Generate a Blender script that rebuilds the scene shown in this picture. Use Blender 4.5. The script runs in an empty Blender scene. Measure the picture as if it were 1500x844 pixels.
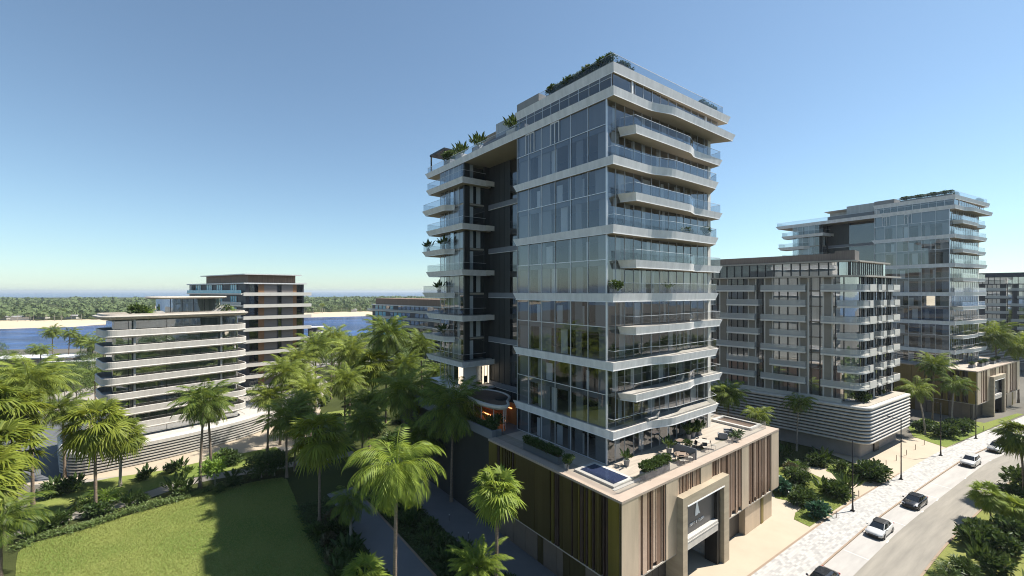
import bpy, math, random
import numpy as np
from mathutils import Vector, Matrix
R = math.radians
SC = bpy.context.scene
COL = SC.collection
FPX, CX, HZ, CAMZ = 634.6, 750.0, 427.0, 29.1      # focal length and horizon measured on a 1500 px wide frame

def gp(px, py, z=0.0):
    """ground (or height z) point seen at a pixel"""
    Y = (CAMZ - z) * FPX / (py - HZ)
    return ((px - CX) / FPX * Y, Y)

# ------------------------------------------------------------------ scene graph helpers
def tag(o, label=None, cat=None, group=None, kind=None):
    if label: o['label'] = label
    if cat: o['category'] = cat
    if group: o['group'] = group
    if kind: o['kind'] = kind
    return o

def empty(name, loc=(0, 0, 0), rz=0.0, label=None, cat=None, group=None):
    o = bpy.data.objects.new(name, None)
    COL.objects.link(o)
    o.location = loc
    o.rotation_euler = (0, 0, rz)
    o.empty_display_size = 0.5
    return tag(o, label, cat, group)

def copy_tree(o, parent=None):
    c = o.copy()
    COL.objects.link(c)
    if parent is not None:
        c.parent = parent
    for ch in list(o.children):
        copy_tree(ch, c)
    return c

class MB:
    def __init__(s):
        s.v, s.f, s.m, s.uv = [], [], [], None
    def face(s, pts, mi=0):
        b = len(s.v)
        s.v.extend(tuple(p) for p in pts)
        s.f.append(tuple(range(b, b + len(pts))))
        s.m.append(mi)
        return s
    def box(s, x0, x1, y0, y1, z0, z1, mi=0, mt=None):
        if abs(x1 - x0) < .026:                      # a pane is one sheet
            x = (x0 + x1) / 2
            return s.face([(x, y0, z0), (x, y1, z0), (x, y1, z1), (x, y0, z1)], mi)
        if abs(y1 - y0) < .026:
            y = (y0 + y1) / 2
            return s.face([(x0, y, z0), (x1, y, z0), (x1, y, z1), (x0, y, z1)], mi)
        b = len(s.v)
        s.v += [(x0, y0, z0), (x1, y0, z0), (x1, y1, z0), (x0, y1, z0), (x0, y0, z1), (x1, y0, z1), (x1, y1, z1), (x0, y1, z1)]
        for q in ((0, 3, 2, 1), (4, 5, 6, 7), (0, 1, 5, 4), (1, 2, 6, 5), (2, 3, 7, 6), (3, 0, 4, 7)):
            s.f.append(tuple(b + i for i in q)); s.m.append(mi)
        if mt is not None: s.m[-5] = mt
        return s
    def panes(s, axis, at, cuts, z0, z1, rnd, mi=0, j=.012):
        """row of separate glass panes, each set a hair out of true"""
        for a, c in zip(cuts, cuts[1:]):
            q = [(a, z0), (c, z0), (c, z1), (a, z1)]
            tx, tz = rnd.uniform(-j, j), rnd.uniform(-j, j)
            off = [-tx - tz, tx - tz, tx + tz, -tx + tz]
            s.face([(at + o, p, z) if axis == 'x' else (p, at + o, z) for (p, z), o in zip(q, off)], mi)
        return s
    def prism(s, bot, top, z0, z1, mi=0, mtop=None, mbot=None):
        n, b = len(bot), len(s.v)
        s.v += [(p[0], p[1], z0) for p in bot] + [(p[0], p[1], z1) for p in top]
        s.f.append(tuple(b + i for i in reversed(range(n)))); s.m.append(mi if mbot is None else mbot)
        s.f.append(tuple(b + n + i for i in range(n))); s.m.append(mi if mtop is None else mtop)
        for i in range(n):
            j = (i + 1) % n
            s.f.append((b + i, b + j, b + n + j, b + n + i)); s.m.append(mi)
        return s
    def rings(s, rings, mi=0, closed=True, caps=(True, True)):
        n, b = len(rings[0]), len(s.v)
        for r in rings: s.v += [tuple(p) for p in r]
        for k in range(len(rings) - 1):
            for i in range(n if closed else n - 1):
                j = (i + 1) % n
                s.f.append((b + k * n + i, b + k * n + j, b + (k + 1) * n + j, b + (k + 1) * n + i)); s.m.append(mi)
        if caps[0]: s.f.append(tuple(b + i for i in reversed(range(n)))); s.m.append(mi)
        if caps[1]: s.f.append(tuple(b + (len(rings) - 1) * n + i for i in range(n))); s.m.append(mi)
        return s
    def tube(s, p0, p1, r0, r1=None, n=8, mi=0):
        r1 = r0 if r1 is None else r1
        p0, p1 = Vector(p0), Vector(p1)
        d = (p1 - p0).normalized()
        a = d.cross(Vector((0, 0, 1)) if abs(d.z) < .95 else Vector((1, 0, 0))).normalized()
        c = d.cross(a)
        ring = lambda p, r: [p + (a * math.cos(2 * math.pi * k / n) + c * math.sin(2 * math.pi * k / n)) * r for k in range(n)]
        return s.rings([ring(p0, r0), ring(p1, r1)], mi)
    def wall(s, path, th, z0, z1, mi=0):
        """thin upright wall along an open plan polyline"""
        n = len(path)
        if th == 0:
            for p, q in zip(path, path[1:]): s.face([(p[0], p[1], z0), (q[0], q[1], z0), (q[0], q[1], z1), (p[0], p[1], z1)], mi)
            return s
        L, Rr = [], []
        for i in range(n):
            a = Vector(path[max(i - 1, 0)][:2]); b = Vector(path[min(i + 1, n - 1)][:2])
            d = (b - a).normalized(); nn = Vector((-d.y, d.x)) * th / 2; p = Vector(path[i][:2])
            L.append(p + nn); Rr.append(p - nn)
        poly = Rr + L[::-1]
        b = len(s.v)
        m = len(poly)
        s.v += [(p.x, p.y, z0) for p in poly] + [(p.x, p.y, z1) for p in poly]
        for i in range(n - 1):
            q = m - 1 - i
            for f in ((i, i + 1, m + i + 1, m + i), (q - 1, q, m + q, m + q - 1), (m + i, m + i + 1, m + q - 1, m + q), (i, q, q - 1, i + 1)):
                s.f.append(tuple(b + k for k in f)); s.m.append(mi)
        for f in ((m - 1, 0, m, 2 * m - 1), (n - 1, n, m + n, m + n - 1)):
            s.f.append(tuple(b + k for k in f)); s.m.append(mi)
        return s
    def build(s, name, mats, parent=None, smooth=False):
        me = bpy.data.meshes.new(name)
        me.from_pydata(s.v, [], s.f)
        if not isinstance(mats, (list, tuple)): mats = [mats]
        for m in mats: me.materials.append(m)
        if len(mats) > 1:
            me.polygons.foreach_set('material_index', np.array(s.m, dtype=np.int32))
        if smooth:
            me.polygons.foreach_set('use_smooth', np.ones(len(s.f), dtype=bool))
        if s.uv is not None:
            ul = me.uv_layers.new(name='UVMap')
            ul.data.foreach_set('uv', np.array(s.uv, dtype=np.float32).ravel())
        me.update()
        o = bpy.data.objects.new(name, me)
        COL.objects.link(o)
        if parent is not None: o.parent = parent
        return o

def offset_poly(poly, d):
    """grow a CCW polygon by d"""
    n, out = len(poly), []
    for i in range(n):
        p0, p1, p2 = Vector(poly[i - 1]), Vector(poly[i]), Vector(poly[(i + 1) % n])
        a, b = (p1 - p0).normalized(), (p2 - p1).normalized()
        na, nb = Vector((a.y, -a.x)), Vector((b.y, -b.x))
        m = (na + nb)
        k = max(m.dot(m) / 2, .25)
        out.append(tuple(p1 + m * (d / k)))
    return out

def round_poly(pts, rad, n=8):
    out, N = [], len(pts)
    for i in range(N):
        p0, p1, p2 = Vector(pts[i - 1]), Vector(pts[i]), Vector(pts[(i + 1) % N])
        r = rad[i] if isinstance(rad, (list, tuple)) else rad
        if r <= 0: out.append(tuple(p1)); continue
        a, b = (p0 - p1).normalized(), (p2 - p1).normalized()
        ang = a.angle(b)
        t = min(r / math.tan(ang / 2), .48 * min((p0 - p1).length, (p2 - p1).length))
        s, e = p1 + a * t, p1 + b * t
        for k in range(n + 1):
            u = k / n
            out.append(tuple((1 - u) ** 2 * s + 2 * u * (1 - u) * p1 + u * u * e))
    return out

# ------------------------------------------------------------------ materials
def newmat(name):
    m = bpy.data.materials.new(name); m.use_nodes = True
    nt = m.node_tree
    for n in list(nt.nodes): nt.nodes.remove(n)
    out = nt.nodes.new('ShaderNodeOutputMaterial')
    return m, nt, out

def N(nt, t, **kw):
    n = nt.nodes.new(t)
    for k, v in kw.items():
        if k in n.inputs: n.inputs[k].default_value = v
        else: setattr(n, k, v)
    return n

def mat(name, c, rough=.6, metal=0.0, var=.12, scale=.8, bump=0.0, bscale=12.0, stretch=None, spec=.4, coat=0.0, coord='Object'):
    """principled surface with two octaves of procedural tone variation, and optional bump"""
    m, nt, out = newmat(name)
    b = N(nt, 'ShaderNodeBsdfPrincipled', Roughness=rough, Metallic=metal)
    b.inputs['Specular IOR Level'].default_value = spec
    if coat: b.inputs['Coat Weight'].default_value = coat
    tc = N(nt, 'ShaderNodeTexCoord'); src = tc.outputs[coord]
    if stretch:
        mp = N(nt, 'ShaderNodeMapping'); mp.inputs['Scale'].default_value = stretch
        nt.links.new(src, mp.inputs[0]); src = mp.outputs[0]
    n1 = N(nt, 'ShaderNodeTexNoise', Scale=scale, Detail=6.0, Roughness=.6)
    nt.links.new(src, n1.inputs['Vector'])
    ramp = N(nt, 'ShaderNodeMapRange'); ramp.inputs[1].default_value = .3; ramp.inputs[2].default_value = .7
    ramp.inputs[3].default_value = 1 - var; ramp.inputs[4].default_value = 1 + var
    nt.links.new(n1.outputs[0], ramp.inputs[0])
    mul = N(nt, 'ShaderNodeMix', data_type='RGBA', blend_type='MULTIPLY'); mul.inputs[0].default_value = 1
    mul.inputs[6].default_value = (*c, 1)
    nt.links.new(ramp.outputs[0], mul.inputs[7])
    nt.links.new(mul.outputs[2], b.inputs['Base Color'])
    r2 = N(nt, 'ShaderNodeMapRange'); r2.inputs[3].default_value = max(rough - .08, .02); r2.inputs[4].default_value = min(rough + .08, 1)
    nt.links.new(n1.outputs[0], r2.inputs[0]); nt.links.new(r2.outputs[0], b.inputs['Roughness'])
    if bump:
        n2 = N(nt, 'ShaderNodeTexNoise', Scale=bscale, Detail=5.0)
        nt.links.new(src, n2.inputs['Vector'])
        bp = N(nt, 'ShaderNodeBump', Strength=bump, Distance=.05)
        nt.links.new(n2.outputs[0], bp.inputs['Height']); nt.links.new(bp.outputs[0], b.inputs['Normal'])
    nt.links.new(b.outputs[0], out.inputs[0])
    return m

def glass(name, tint=(.72, .78, .8), f0=.16, rough=.01, wav=.0):
    """thin sheet of solar-control glass: mirror part by angle, the rest passes straight through, tinted"""
    m, nt, out = newmat(name)
    lw = N(nt, 'ShaderNodeLayerWeight', Blend=.5)
    p = N(nt, 'ShaderNodeMath', operation='POWER'); p.inputs[1].default_value = 4.0
    nt.links.new(lw.outputs['Facing'], p.inputs[0])
    ma = N(nt, 'ShaderNodeMath', operation='MULTIPLY_ADD'); ma.inputs[1].default_value = 1 - f0; ma.inputs[2].default_value = f0
    nt.links.new(p.outputs[0], ma.inputs[0])
    tr = N(nt, 'ShaderNodeBsdfTransparent')
    ge = N(nt, 'ShaderNodeNewGeometry'); mr = N(nt, 'ShaderNodeMapRange'); mr.inputs[3].default_value = .8; mr.inputs[4].default_value = 1.1
    tm = N(nt, 'ShaderNodeMix', data_type='RGBA', blend_type='MULTIPLY'); tm.inputs[0].default_value = 1; tm.inputs[6].default_value = (*tint, 1)
    nt.links.new(ge.outputs['Random Per Island'], mr.inputs[0]); nt.links.new(mr.outputs[0], tm.inputs[7]); nt.links.new(tm.outputs[2], tr.inputs[0])
    gl = N(nt, 'ShaderNodeBsdfGlossy', Roughness=rough); gl.inputs[0].default_value = (.95, .97, 1, 1)
    if wav:
        tc = N(nt, 'ShaderNodeTexCoord'); nz = N(nt, 'ShaderNodeTexNoise', Scale=.55, Detail=1.0)
        nt.links.new(tc.outputs['Object'], nz.inputs['Vector'])
        bp = N(nt, 'ShaderNodeBump', Strength=wav, Distance=.05)
        nt.links.new(nz.outputs[0], bp.inputs['Height']); nt.links.new(bp.outputs[0], gl.inputs['Normal'])
    mx = N(nt, 'ShaderNodeMixShader')
    nt.links.new(ma.outputs[0], mx.inputs[0]); nt.links.new(tr.outputs[0], mx.inputs[1]); nt.links.new(gl.outputs[0], mx.inputs[2])
    nt.links.new(mx.outputs[0], out.inputs[0])
    return m

def leafmat(name, c1, c2, trans=.35, rough=.45, spec=.35):
    """leaf: colour varies per leaf and per plant, part of the light passes through"""
    m, nt, out = newmat(name)
    ge = N(nt, 'ShaderNodeNewGeometry'); oi = N(nt, 'ShaderNodeObjectInfo')
    mix = N(nt, 'ShaderNodeMix', data_type='RGBA')
    mix.inputs[6].default_value = (*c1, 1); mix.inputs[7].default_value = (*c2, 1)
    ad = N(nt, 'ShaderNodeMath', operation='MULTIPLY_ADD'); ad.inputs[1].default_value = .45
    nt.links.new(oi.outputs['Random'], ad.inputs[0])
    ml = N(nt, 'ShaderNodeMath', operation='MULTIPLY'); ml.inputs[1].default_value = .6
    nt.links.new(ge.outputs['Random Per Island'], ml.inputs[0]); nt.links.new(ml.outputs[0], ad.inputs[2])
    nt.links.new(ad.outputs[0], mix.inputs[0])
    b = N(nt, 'ShaderNodeBsdfPrincipled', Roughness=rough); b.inputs['Specular IOR Level'].default_value = spec
    nt.links.new(mix.outputs[2], b.inputs['Base Color'])
    t = N(nt, 'ShaderNodeBsdfTranslucent')
    hs = N(nt, 'ShaderNodeHueSaturation', Hue=.485, Saturation=1.05, Value=1.5)
    nt.links.new(mix.outputs[2], hs.inputs['Color']); nt.links.new(hs.outputs[0], t.inputs[0])
    mx = N(nt, 'ShaderNodeMixShader'); mx.inputs[0].default_value = trans
    nt.links.new(b.outputs[0], mx.inputs[1]); nt.links.new(t.outputs[0], mx.inputs[2]); nt.links.new(mx.outputs[0], out.inputs[0])
    return m

def emit(name, c, s):
    m, nt, out = newmat(name)
    e = N(nt, 'ShaderNodeEmission', Strength=s); e.inputs[0].default_value = (*c, 1)
    nt.links.new(e.outputs[0], out.inputs[0])
    return m

M = {}
M['fascia'] = mat('pale_grey_render', (.64, .63, .615), .55, var=.13, scale=1.1, stretch=(1.4, 1.4, .3))
M['trim'] = mat('white_trim', (.78, .77, .75), .4, var=.03)
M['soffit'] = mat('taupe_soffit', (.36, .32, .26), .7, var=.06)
M['deckstone'] = mat('balcony_stone', (.5, .46, .41), .7, var=.08)
M['interior'] = mat('dim_interior', (.05, .048, .047), .8, var=.2)
M['floor_in'] = mat('interior_floor', (.22, .18, .14), .5, var=.1)
M['blind'] = mat('grey_blind', (.29, .295, .3), .65, var=.05, stretch=(6, 6, .2))
M['blind_dark'] = mat('slate_panel', (.17, .18, .195), .5, var=.06)
M['curtain'] = mat('white_curtain', (.8, .79, .77), .85, var=.05)
M['glass_backing'] = mat('pale_glass_backing', (.6, .6, .55), .8, var=.3, scale=1.6, stretch=(1.2, 1.2, .12))  # invented pale backing; colour stands in for bright reflections in the villa glass
M['warmwall'] = mat('warm_interior_wall', (.36, .26, .18), .7, var=.1)
M['stone_dark'] = mat('dark_stone_cladding', (.034, .036, .034), .45, var=.25, scale=.6, stretch=(1, 1, .2))
M['mullion'] = mat('white_metal', (.68, .69, .7), .35, metal=.3, var=.04)
M['darkmetal'] = mat('dark_bronze_metal', (.035, .034, .034), .4, metal=.6, var=.1)
M['glass'] = glass('curtain_wall_glass', (.63, .66, .68), .125, .005, wav=.03)
M['glass_block'] = glass('reflective_block_glass', (.8, .82, .82), .42, .01, wav=.08)
M['glass_clear'] = glass('clear_glass', (.8, .84, .85), .1, .005, wav=.05)
M['rail_glass'] = glass('railing_glass', (.78, .8, .81), .04, .01)
def frosted(name, c, f):
    m, nt, out = newmat(name)
    tr = N(nt, 'ShaderNodeBsdfTransparent'); tr.inputs[0].default_value = (.8, .84, .84, 1)
    d = N(nt, 'ShaderNodeBsdfPrincipled', Roughness=.3); d.inputs['Base Color'].default_value = (*c, 1)
    mx = N(nt, 'ShaderNodeMixShader'); mx.inputs[0].default_value = f
    nt.links.new(tr.outputs[0], mx.inputs[1]); nt.links.new(d.outputs[0], mx.inputs[2]); nt.links.new(mx.outputs[0], out.inputs[0])
    return m
M['rail_frost'] = frosted('frosted_railing_glass', (.74, .75, .73), .42)
M['glass_green'] = glass('greenish_glass', (.74, .8, .76), .5, .02, wav=.12)
M['tan'] = mat('rose_tan_metal_panel', (.52, .42, .31), .36, metal=.25, var=.14, scale=.6, stretch=(1.6, 1.6, .25))
M['copper'] = mat('copper_fin', (.24, .155, .11), .35, metal=.6, var=.2, scale=1.5, stretch=(1, 1, .15))
M['copper_light'] = mat('pale_copper_fin', (.55, .42, .33), .32, metal=.6, var=.12)
M['fin_dark'] = mat('dark_fin_recess', (.07, .045, .035), .5, metal=.3, var=.2)
M['gold'] = mat('brushed_brass_panel', (.24, .195, .05), .36, metal=.7, var=.15, scale=1.2, stretch=(1, 1, .1))
M['gold_shaded'] = mat('shaded_brass_panel', (.14, .11, .045), .4, metal=.7, var=.2, stretch=(1, 1, .1))  # darker copy of the brass, with shade put into the colour
M['basedark'] = mat('dark_plinth_panel', (.055, .05, .046), .45, var=.15)
M['basebrown'] = mat('brown_plinth_panel', (.17, .13, .1), .5, var=.12)
M['portal'] = mat('travertine', (.38, .315, .225), .5, var=.18, scale=.7, stretch=(.4, .4, 2.2))
M['marble'] = mat('grey_veined_marble', (.45, .45, .45), .3, var=.3, scale=1.3)
M['sign'] = mat('charcoal_sign_panel', (.085, .08, .078), .4, var=.06)
M['signlit'] = mat('white_letter', (.85, .84, .82), .4, var=.02)
M['coping'] = mat('rose_coping_stone', (.4, .32, .255), .55, var=.07)
M['deck'] = mat('terrace_planks', (.4, .345, .28), .6, var=.16, scale=1.4, stretch=(.25, 3.0, 1))
M['white'] = mat('white_paint', (.5, .47, .425), .5, var=.12, scale=1.1, stretch=(1.4, 1.4, .3))
M['cream'] = mat('cream_render', (.42, .38, .325), .6, var=.12, scale=1.1, stretch=(1.4, 1.4, .3))
M['creampanel'] = mat('cream_panel', (.66, .62, .55), .55, var=.05)
M['taupe'] = mat('taupe_pilaster', (.25, .225, .19), .6, var=.08)
M['lightframe'] = mat('light_frame', (.68, .65, .6), .5, var=.05)
M['blackframe'] = mat('black_frame', (.02, .021, .023), .4, var=.05)
M['screen'] = mat('brown_timber_screen', (.14, .122, .105), .6, var=.25, scale=2.5, stretch=(3, 3, .2))
M['wood'] = mat('weathered_timber_cladding', (.2, .125, .08), .6, var=.3, scale=2, stretch=(3, 3, .12))
M['orange'] = mat('amber_panel', (.22, .12, .06), .5, var=.12)
M['navy'] = mat('dark_blue_grey_wall', (.045, .047, .058), .5, var=.12)
M['shutter'] = mat('grey_shutter', (.17, .155, .15), .5, var=.08, stretch=(.3, .3, 6))
M['greywall'] = mat('grey_concrete_wall', (.26, .255, .25), .7, var=.1)
M['corrug'] = mat('zinc_cladding', (.36, .36, .35), .45, metal=.4, var=.18, stretch=(3, 3, .1))
M['poolwater'] = mat('pool_water', (.025, .034, .07), .06, var=.1, bump=.25, bscale=4, spec=.6)
M['poolcyan'] = mat('pale_blue_glass_panel', (.12, .42, .55), .12, var=.15, spec=.8)
M['soil'] = mat('planter_soil', (.13, .09, .065), .9, var=.2)
M['lit'] = emit('lit_room', (1, .84, .62), .85)
M['litwarm'] = emit('amber_strip_light', (1, .42, .14), 2.2)
M['barwood'] = mat('amber_glow_bar_timber', (.5, .17, .05), .5, var=.15)  # orange timber; the pavilion's amber lamplight is mixed into the colour

M['frond'] = leafmat('palm_frond', (.075, .115, .018), (.25, .285, .04), .32, .5, .18)
M['frond_date'] = leafmat('feather_palm_frond', (.055, .1, .02), (.24, .285, .05), .3, .5, .18)
M['frond_lime'] = leafmat('lime_palm_frond', (.11, .175, .025), (.26, .32, .05), .32, .5, .18)
M['frond_dead'] = leafmat('dry_frond', (.22, .15, .08), (.34, .25, .14), .25, .7)
M['leaf'] = leafmat('shrub_leaf', (.026, .054, .014), (.08, .12, .028), .22, .45, .25)
M['leaf_lime'] = leafmat('lime_shrub_leaf', (.13, .22, .03), (.2, .3, .05), .4, .5)
M['leaf_blue'] = leafmat('blue_green_leaf', (.03, .085, .045), (.06, .13, .07), .2, .35, .5)
M['leaf_tree'] = leafmat('tree_leaf', (.07, .12, .03), (.15, .2, .055), .32, .5)
M['leaf_red'] = leafmat('bronze_leaf', (.06, .06, .03), (.11, .1, .04), .25, .4)
M['leaf_far'] = leafmat('far_tree_leaf', (.07, .11, .045), (.15, .19, .085), .2, .7, .1)
M['bark'] = mat('palm_bark', (.2, .15, .11), .9, var=.35, scale=4, bump=.6, bscale=14, stretch=(1, 1, 3))
M['bark_grey'] = mat('grey_palm_bark', (.3, .26, .215), .9, var=.25, scale=4, bump=.5, bscale=14, stretch=(1, 1, 3))
# ------------------------------------------------------------------ camera, world, sun
cam = bpy.data.cameras.new('camera'); camo = bpy.data.objects.new('camera', cam); COL.objects.link(camo)
camo.location = (0, 0, CAMZ); camo.rotation_euler = (R(90), 0, 0)
cam.sensor_width = 36; cam.lens = 36 * FPX / 1500; cam.shift_y = 5 / 1500
cam.clip_start = .5; cam.clip_end = 60000
SC.camera = camo
SUN_EL = 56.0
SUN_DIR = Vector((.97 * math.cos(R(SUN_EL)), .243 * math.cos(R(SUN_EL)), math.sin(R(SUN_EL)))).normalized()
w = bpy.data.worlds.new('World'); SC.world = w; w.use_nodes = True
nt = w.node_tree
bg = nt.nodes['Background']
sky = nt.nodes.new('ShaderNodeTexSky'); sky.sky_type = 'NISHITA'; sky.sun_disc = False
sky.sun_elevation = R(SUN_EL); sky.sun_rotation = math.atan2(SUN_DIR.x, SUN_DIR.y)
sky.air_density = 1.0; sky.dust_density = .25; sky.ozone_density = 1.0; sky.altitude = 0
tint = nt.nodes.new('ShaderNodeMix'); tint.data_type = 'RGBA'; tint.blend_type = 'MULTIPLY'; tint.inputs[0].default_value = 1
tint.inputs[7].default_value = (.81, 1.0, 1.09, 1)
hs = nt.nodes.new('ShaderNodeHueSaturation'); hs.inputs['Saturation'].default_value = .82
nt.links.new(sky.outputs[0], hs.inputs['Color']); nt.links.new(hs.outputs[0], tint.inputs[6]); nt.links.new(tint.outputs[2], bg.inputs[0]); bg.inputs[1].default_value = .079
sl = bpy.data.lights.new('sun', 'SUN'); sl.energy = 5.0; sl.angle = R(.55); sl.color = (1, .945, .86)
so = bpy.data.objects.new('sun', sl); COL.objects.link(so)
so.rotation_euler = (-SUN_DIR).to_track_quat('-Z', 'Y').to_euler()
so.location = SUN_DIR * 300
SC.view_settings.view_transform = 'Standard'; SC.view_settings.look = 'None'
SC.view_settings.exposure = 0.82; SC.view_settings.gamma = 1.0; SC.view_settings.use_curve_mapping = False
try:
    SC.cycles.max_bounces = 10; SC.cycles.transparent_max_bounces = 24
    SC.cycles.diffuse_bounces = 1; SC.cycles.glossy_bounces = 4; SC.cycles.transmission_bounces = 4
    SC.cycles.sample_clamp_indirect = 6; SC.cycles.caustics_reflective = False; SC.cycles.caustics_refractive = False
    SC.cycles.use_denoising = True; SC.cycles.pixel_filter_type = 'BLACKMAN_HARRIS'; SC.cycles.filter_width = 1.05
except Exception: pass

# ------------------------------------------------------------------ ground materials
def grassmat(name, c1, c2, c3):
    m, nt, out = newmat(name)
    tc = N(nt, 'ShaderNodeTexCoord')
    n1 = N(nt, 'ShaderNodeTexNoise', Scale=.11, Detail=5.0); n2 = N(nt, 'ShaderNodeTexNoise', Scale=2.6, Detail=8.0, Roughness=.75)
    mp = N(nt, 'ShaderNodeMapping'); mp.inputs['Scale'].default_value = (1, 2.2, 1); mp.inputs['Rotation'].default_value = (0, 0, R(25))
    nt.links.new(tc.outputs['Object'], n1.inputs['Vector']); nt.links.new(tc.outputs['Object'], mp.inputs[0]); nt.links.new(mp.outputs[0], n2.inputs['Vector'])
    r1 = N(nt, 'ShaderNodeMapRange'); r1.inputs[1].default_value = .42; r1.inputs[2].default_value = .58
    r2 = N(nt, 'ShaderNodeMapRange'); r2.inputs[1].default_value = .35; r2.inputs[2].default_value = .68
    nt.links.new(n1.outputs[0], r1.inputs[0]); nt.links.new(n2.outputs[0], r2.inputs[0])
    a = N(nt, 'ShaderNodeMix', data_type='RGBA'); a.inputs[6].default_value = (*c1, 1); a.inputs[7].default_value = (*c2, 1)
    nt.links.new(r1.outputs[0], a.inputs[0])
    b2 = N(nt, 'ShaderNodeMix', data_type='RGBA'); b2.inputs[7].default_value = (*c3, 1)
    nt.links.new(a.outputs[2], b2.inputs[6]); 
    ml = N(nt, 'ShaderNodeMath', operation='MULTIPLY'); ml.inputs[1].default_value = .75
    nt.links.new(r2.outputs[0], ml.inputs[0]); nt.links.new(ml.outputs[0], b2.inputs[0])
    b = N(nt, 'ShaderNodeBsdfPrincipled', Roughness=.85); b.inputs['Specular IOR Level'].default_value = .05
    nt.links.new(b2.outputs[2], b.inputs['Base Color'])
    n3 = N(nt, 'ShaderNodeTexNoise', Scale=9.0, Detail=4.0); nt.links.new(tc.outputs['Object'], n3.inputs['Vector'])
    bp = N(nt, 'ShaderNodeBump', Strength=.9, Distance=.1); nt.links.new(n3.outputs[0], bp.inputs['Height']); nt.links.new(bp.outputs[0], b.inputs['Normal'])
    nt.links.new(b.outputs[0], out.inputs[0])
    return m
M['lawn'] = grassmat('mown_lawn', (.085, .145, .022), (.155, .19, .042), (.25, .265, .09))
M['lawn2'] = grassmat('dry_lawn', (.13, .165, .04), (.18, .2, .055), (.25, .25, .09))
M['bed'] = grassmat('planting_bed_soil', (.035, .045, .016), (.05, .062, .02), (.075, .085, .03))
M['paving'] = mat('pale_paving', (.38, .335, .27), .7, var=.08, scale=.25)
M['plaza'] = mat('plaza_stone', (.33, .3, .26), .75, var=.12, scale=.12)
M['forecourt'] = mat('cream_forecourt_paving', (.42, .35, .26), .7, var=.07, scale=.3)
M['path'] = mat('grey_path_paving', (.15, .148, .15), .75, var=.1, scale=.4)  # grey taken darker to deepen the shade on the garden paths
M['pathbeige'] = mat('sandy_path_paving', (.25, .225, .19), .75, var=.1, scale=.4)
M['kerb'] = mat('sandstone_kerb', (.27, .2, .14), .75, var=.1)
M['asphalt'] = mat('grey_road_paving', (.235, .215, .18), .8, var=.2, scale=1.0, stretch=(.12, 1.3, 1), bump=.15, bscale=6, coord='UV')
M['parking'] = mat('parking_lane_paving', (.37, .35, .325), .75, var=.14, scale=1.0, stretch=(.2, 1.2, 1), coord='UV')
M['leftroad_shaded'] = mat('shaded_road_grey_blue', (.11, .115, .125), .8, var=.1, scale=.4)  # the shade lying on the left road is in this blue-grey
M['marking'] = mat('white_road_paint', (.6, .58, .55), .6, var=.06)
M['sand'] = mat('beach_sand', (.5, .41, .29), .9, var=.08, scale=.05)
M['land'] = mat('bare_land', (.115, .105, .085), .9, var=.3, scale=.05)
M['seabed'] = mat('seabed_sand', (.2, .2, .16), .9, var=.1, scale=.01)

def paversmat():
    m, nt, out = newmat('mixed_grey_pavers')
    uv = N(nt, 'ShaderNodeUVMap')
    br = N(nt, 'ShaderNodeTexBrick', Scale=1.0)
    br.inputs['Color1'].default_value = (.43, .415, .385, 1); br.inputs['Color2'].default_value = (.21, .205, .2, 1); br.inputs['Mortar'].default_value = (.3, .29, .275, 1)
    br.inputs['Mortar Size'].default_value = .012; br.inputs['Bias'].default_value = -.35
    br.inputs['Brick Width'].default_value = .5; br.inputs['Row Height'].default_value = .25
    nt.links.new(uv.outputs[0], br.inputs['Vector'])
    nz = N(nt, 'ShaderNodeTexNoise', Scale=.6, Detail=5.0); nt.links.new(uv.outputs[0], nz.inputs['Vector'])
    mr = N(nt, 'ShaderNodeMapRange'); mr.inputs[3].default_value = .88; mr.inputs[4].default_value = 1.12; nt.links.new(nz.outputs[0], mr.inputs[0])
    mul = N(nt, 'ShaderNodeMix', data_type='RGBA', blend_type='MULTIPLY'); mul.inputs[0].default_value = 1
    nt.links.new(br.outputs[0], mul.inputs[6]); nt.links.new(mr.outputs[0], mul.inputs[7])
    b = N(nt, 'ShaderNodeBsdfPrincipled', Roughness=.75); nt.links.new(mul.outputs[2], b.inputs['Base Color'])
    nt.links.new(b.outputs[0], out.inputs[0])
    return m
M['pavers'] = paversmat()

def watermat():
    m, nt, out = newmat('sea_water')
    tc = N(nt, 'ShaderNodeTexCoord')
    mp = N(nt, 'ShaderNodeMapping'); mp.inputs['Scale'].default_value = (.3, 1, 1); mp.inputs['Rotation'].default_value = (0, 0, R(-20))
    nt.links.new(tc.outputs['Object'], mp.inputs[0])
    n1 = N(nt, 'ShaderNodeTexNoise', Scale=.04, Detail=9.0, Roughness=.62); nt.links.new(mp.outputs[0], n1.inputs['Vector'])
    b = N(nt, 'ShaderNodeBsdfPrincipled', Roughness=.18)
    b.inputs['IOR'].default_value = 1.08
    cr = N(nt, 'ShaderNodeMix', data_type='RGBA'); cr.inputs[6].default_value = (.004, .018, .09, 1); cr.inputs[7].default_value = (.018, .065, .22, 1)
    mr = N(nt, 'ShaderNodeMapRange'); mr.inputs[1].default_value = .43; mr.inputs[2].default_value = .59; nt.links.new(n1.outputs[0], mr.inputs[0])
    nt.links.new(mr.outputs[0], cr.inputs[0]); nt.links.new(cr.outputs[2], b.inputs['Base Color'])
    bp = N(nt, 'ShaderNodeBump', Strength=.6, Distance=2.0); nt.links.new(n1.outputs[0], bp.inputs['Height']); nt.links.new(bp.outputs[0], b.inputs['Normal'])
    nt.links.new(b.outputs[0], out.inputs[0])
    return m
M['water'] = watermat()

def sheet(name, pts, z, m, drop=None):
    b = MB()
    if drop is None: b.face([(p[0], p[1], z) for p in pts])
    else: b.prism(pts, pts, z - drop, z)
    return tag(b.build(name, m), kind='structure')

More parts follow.
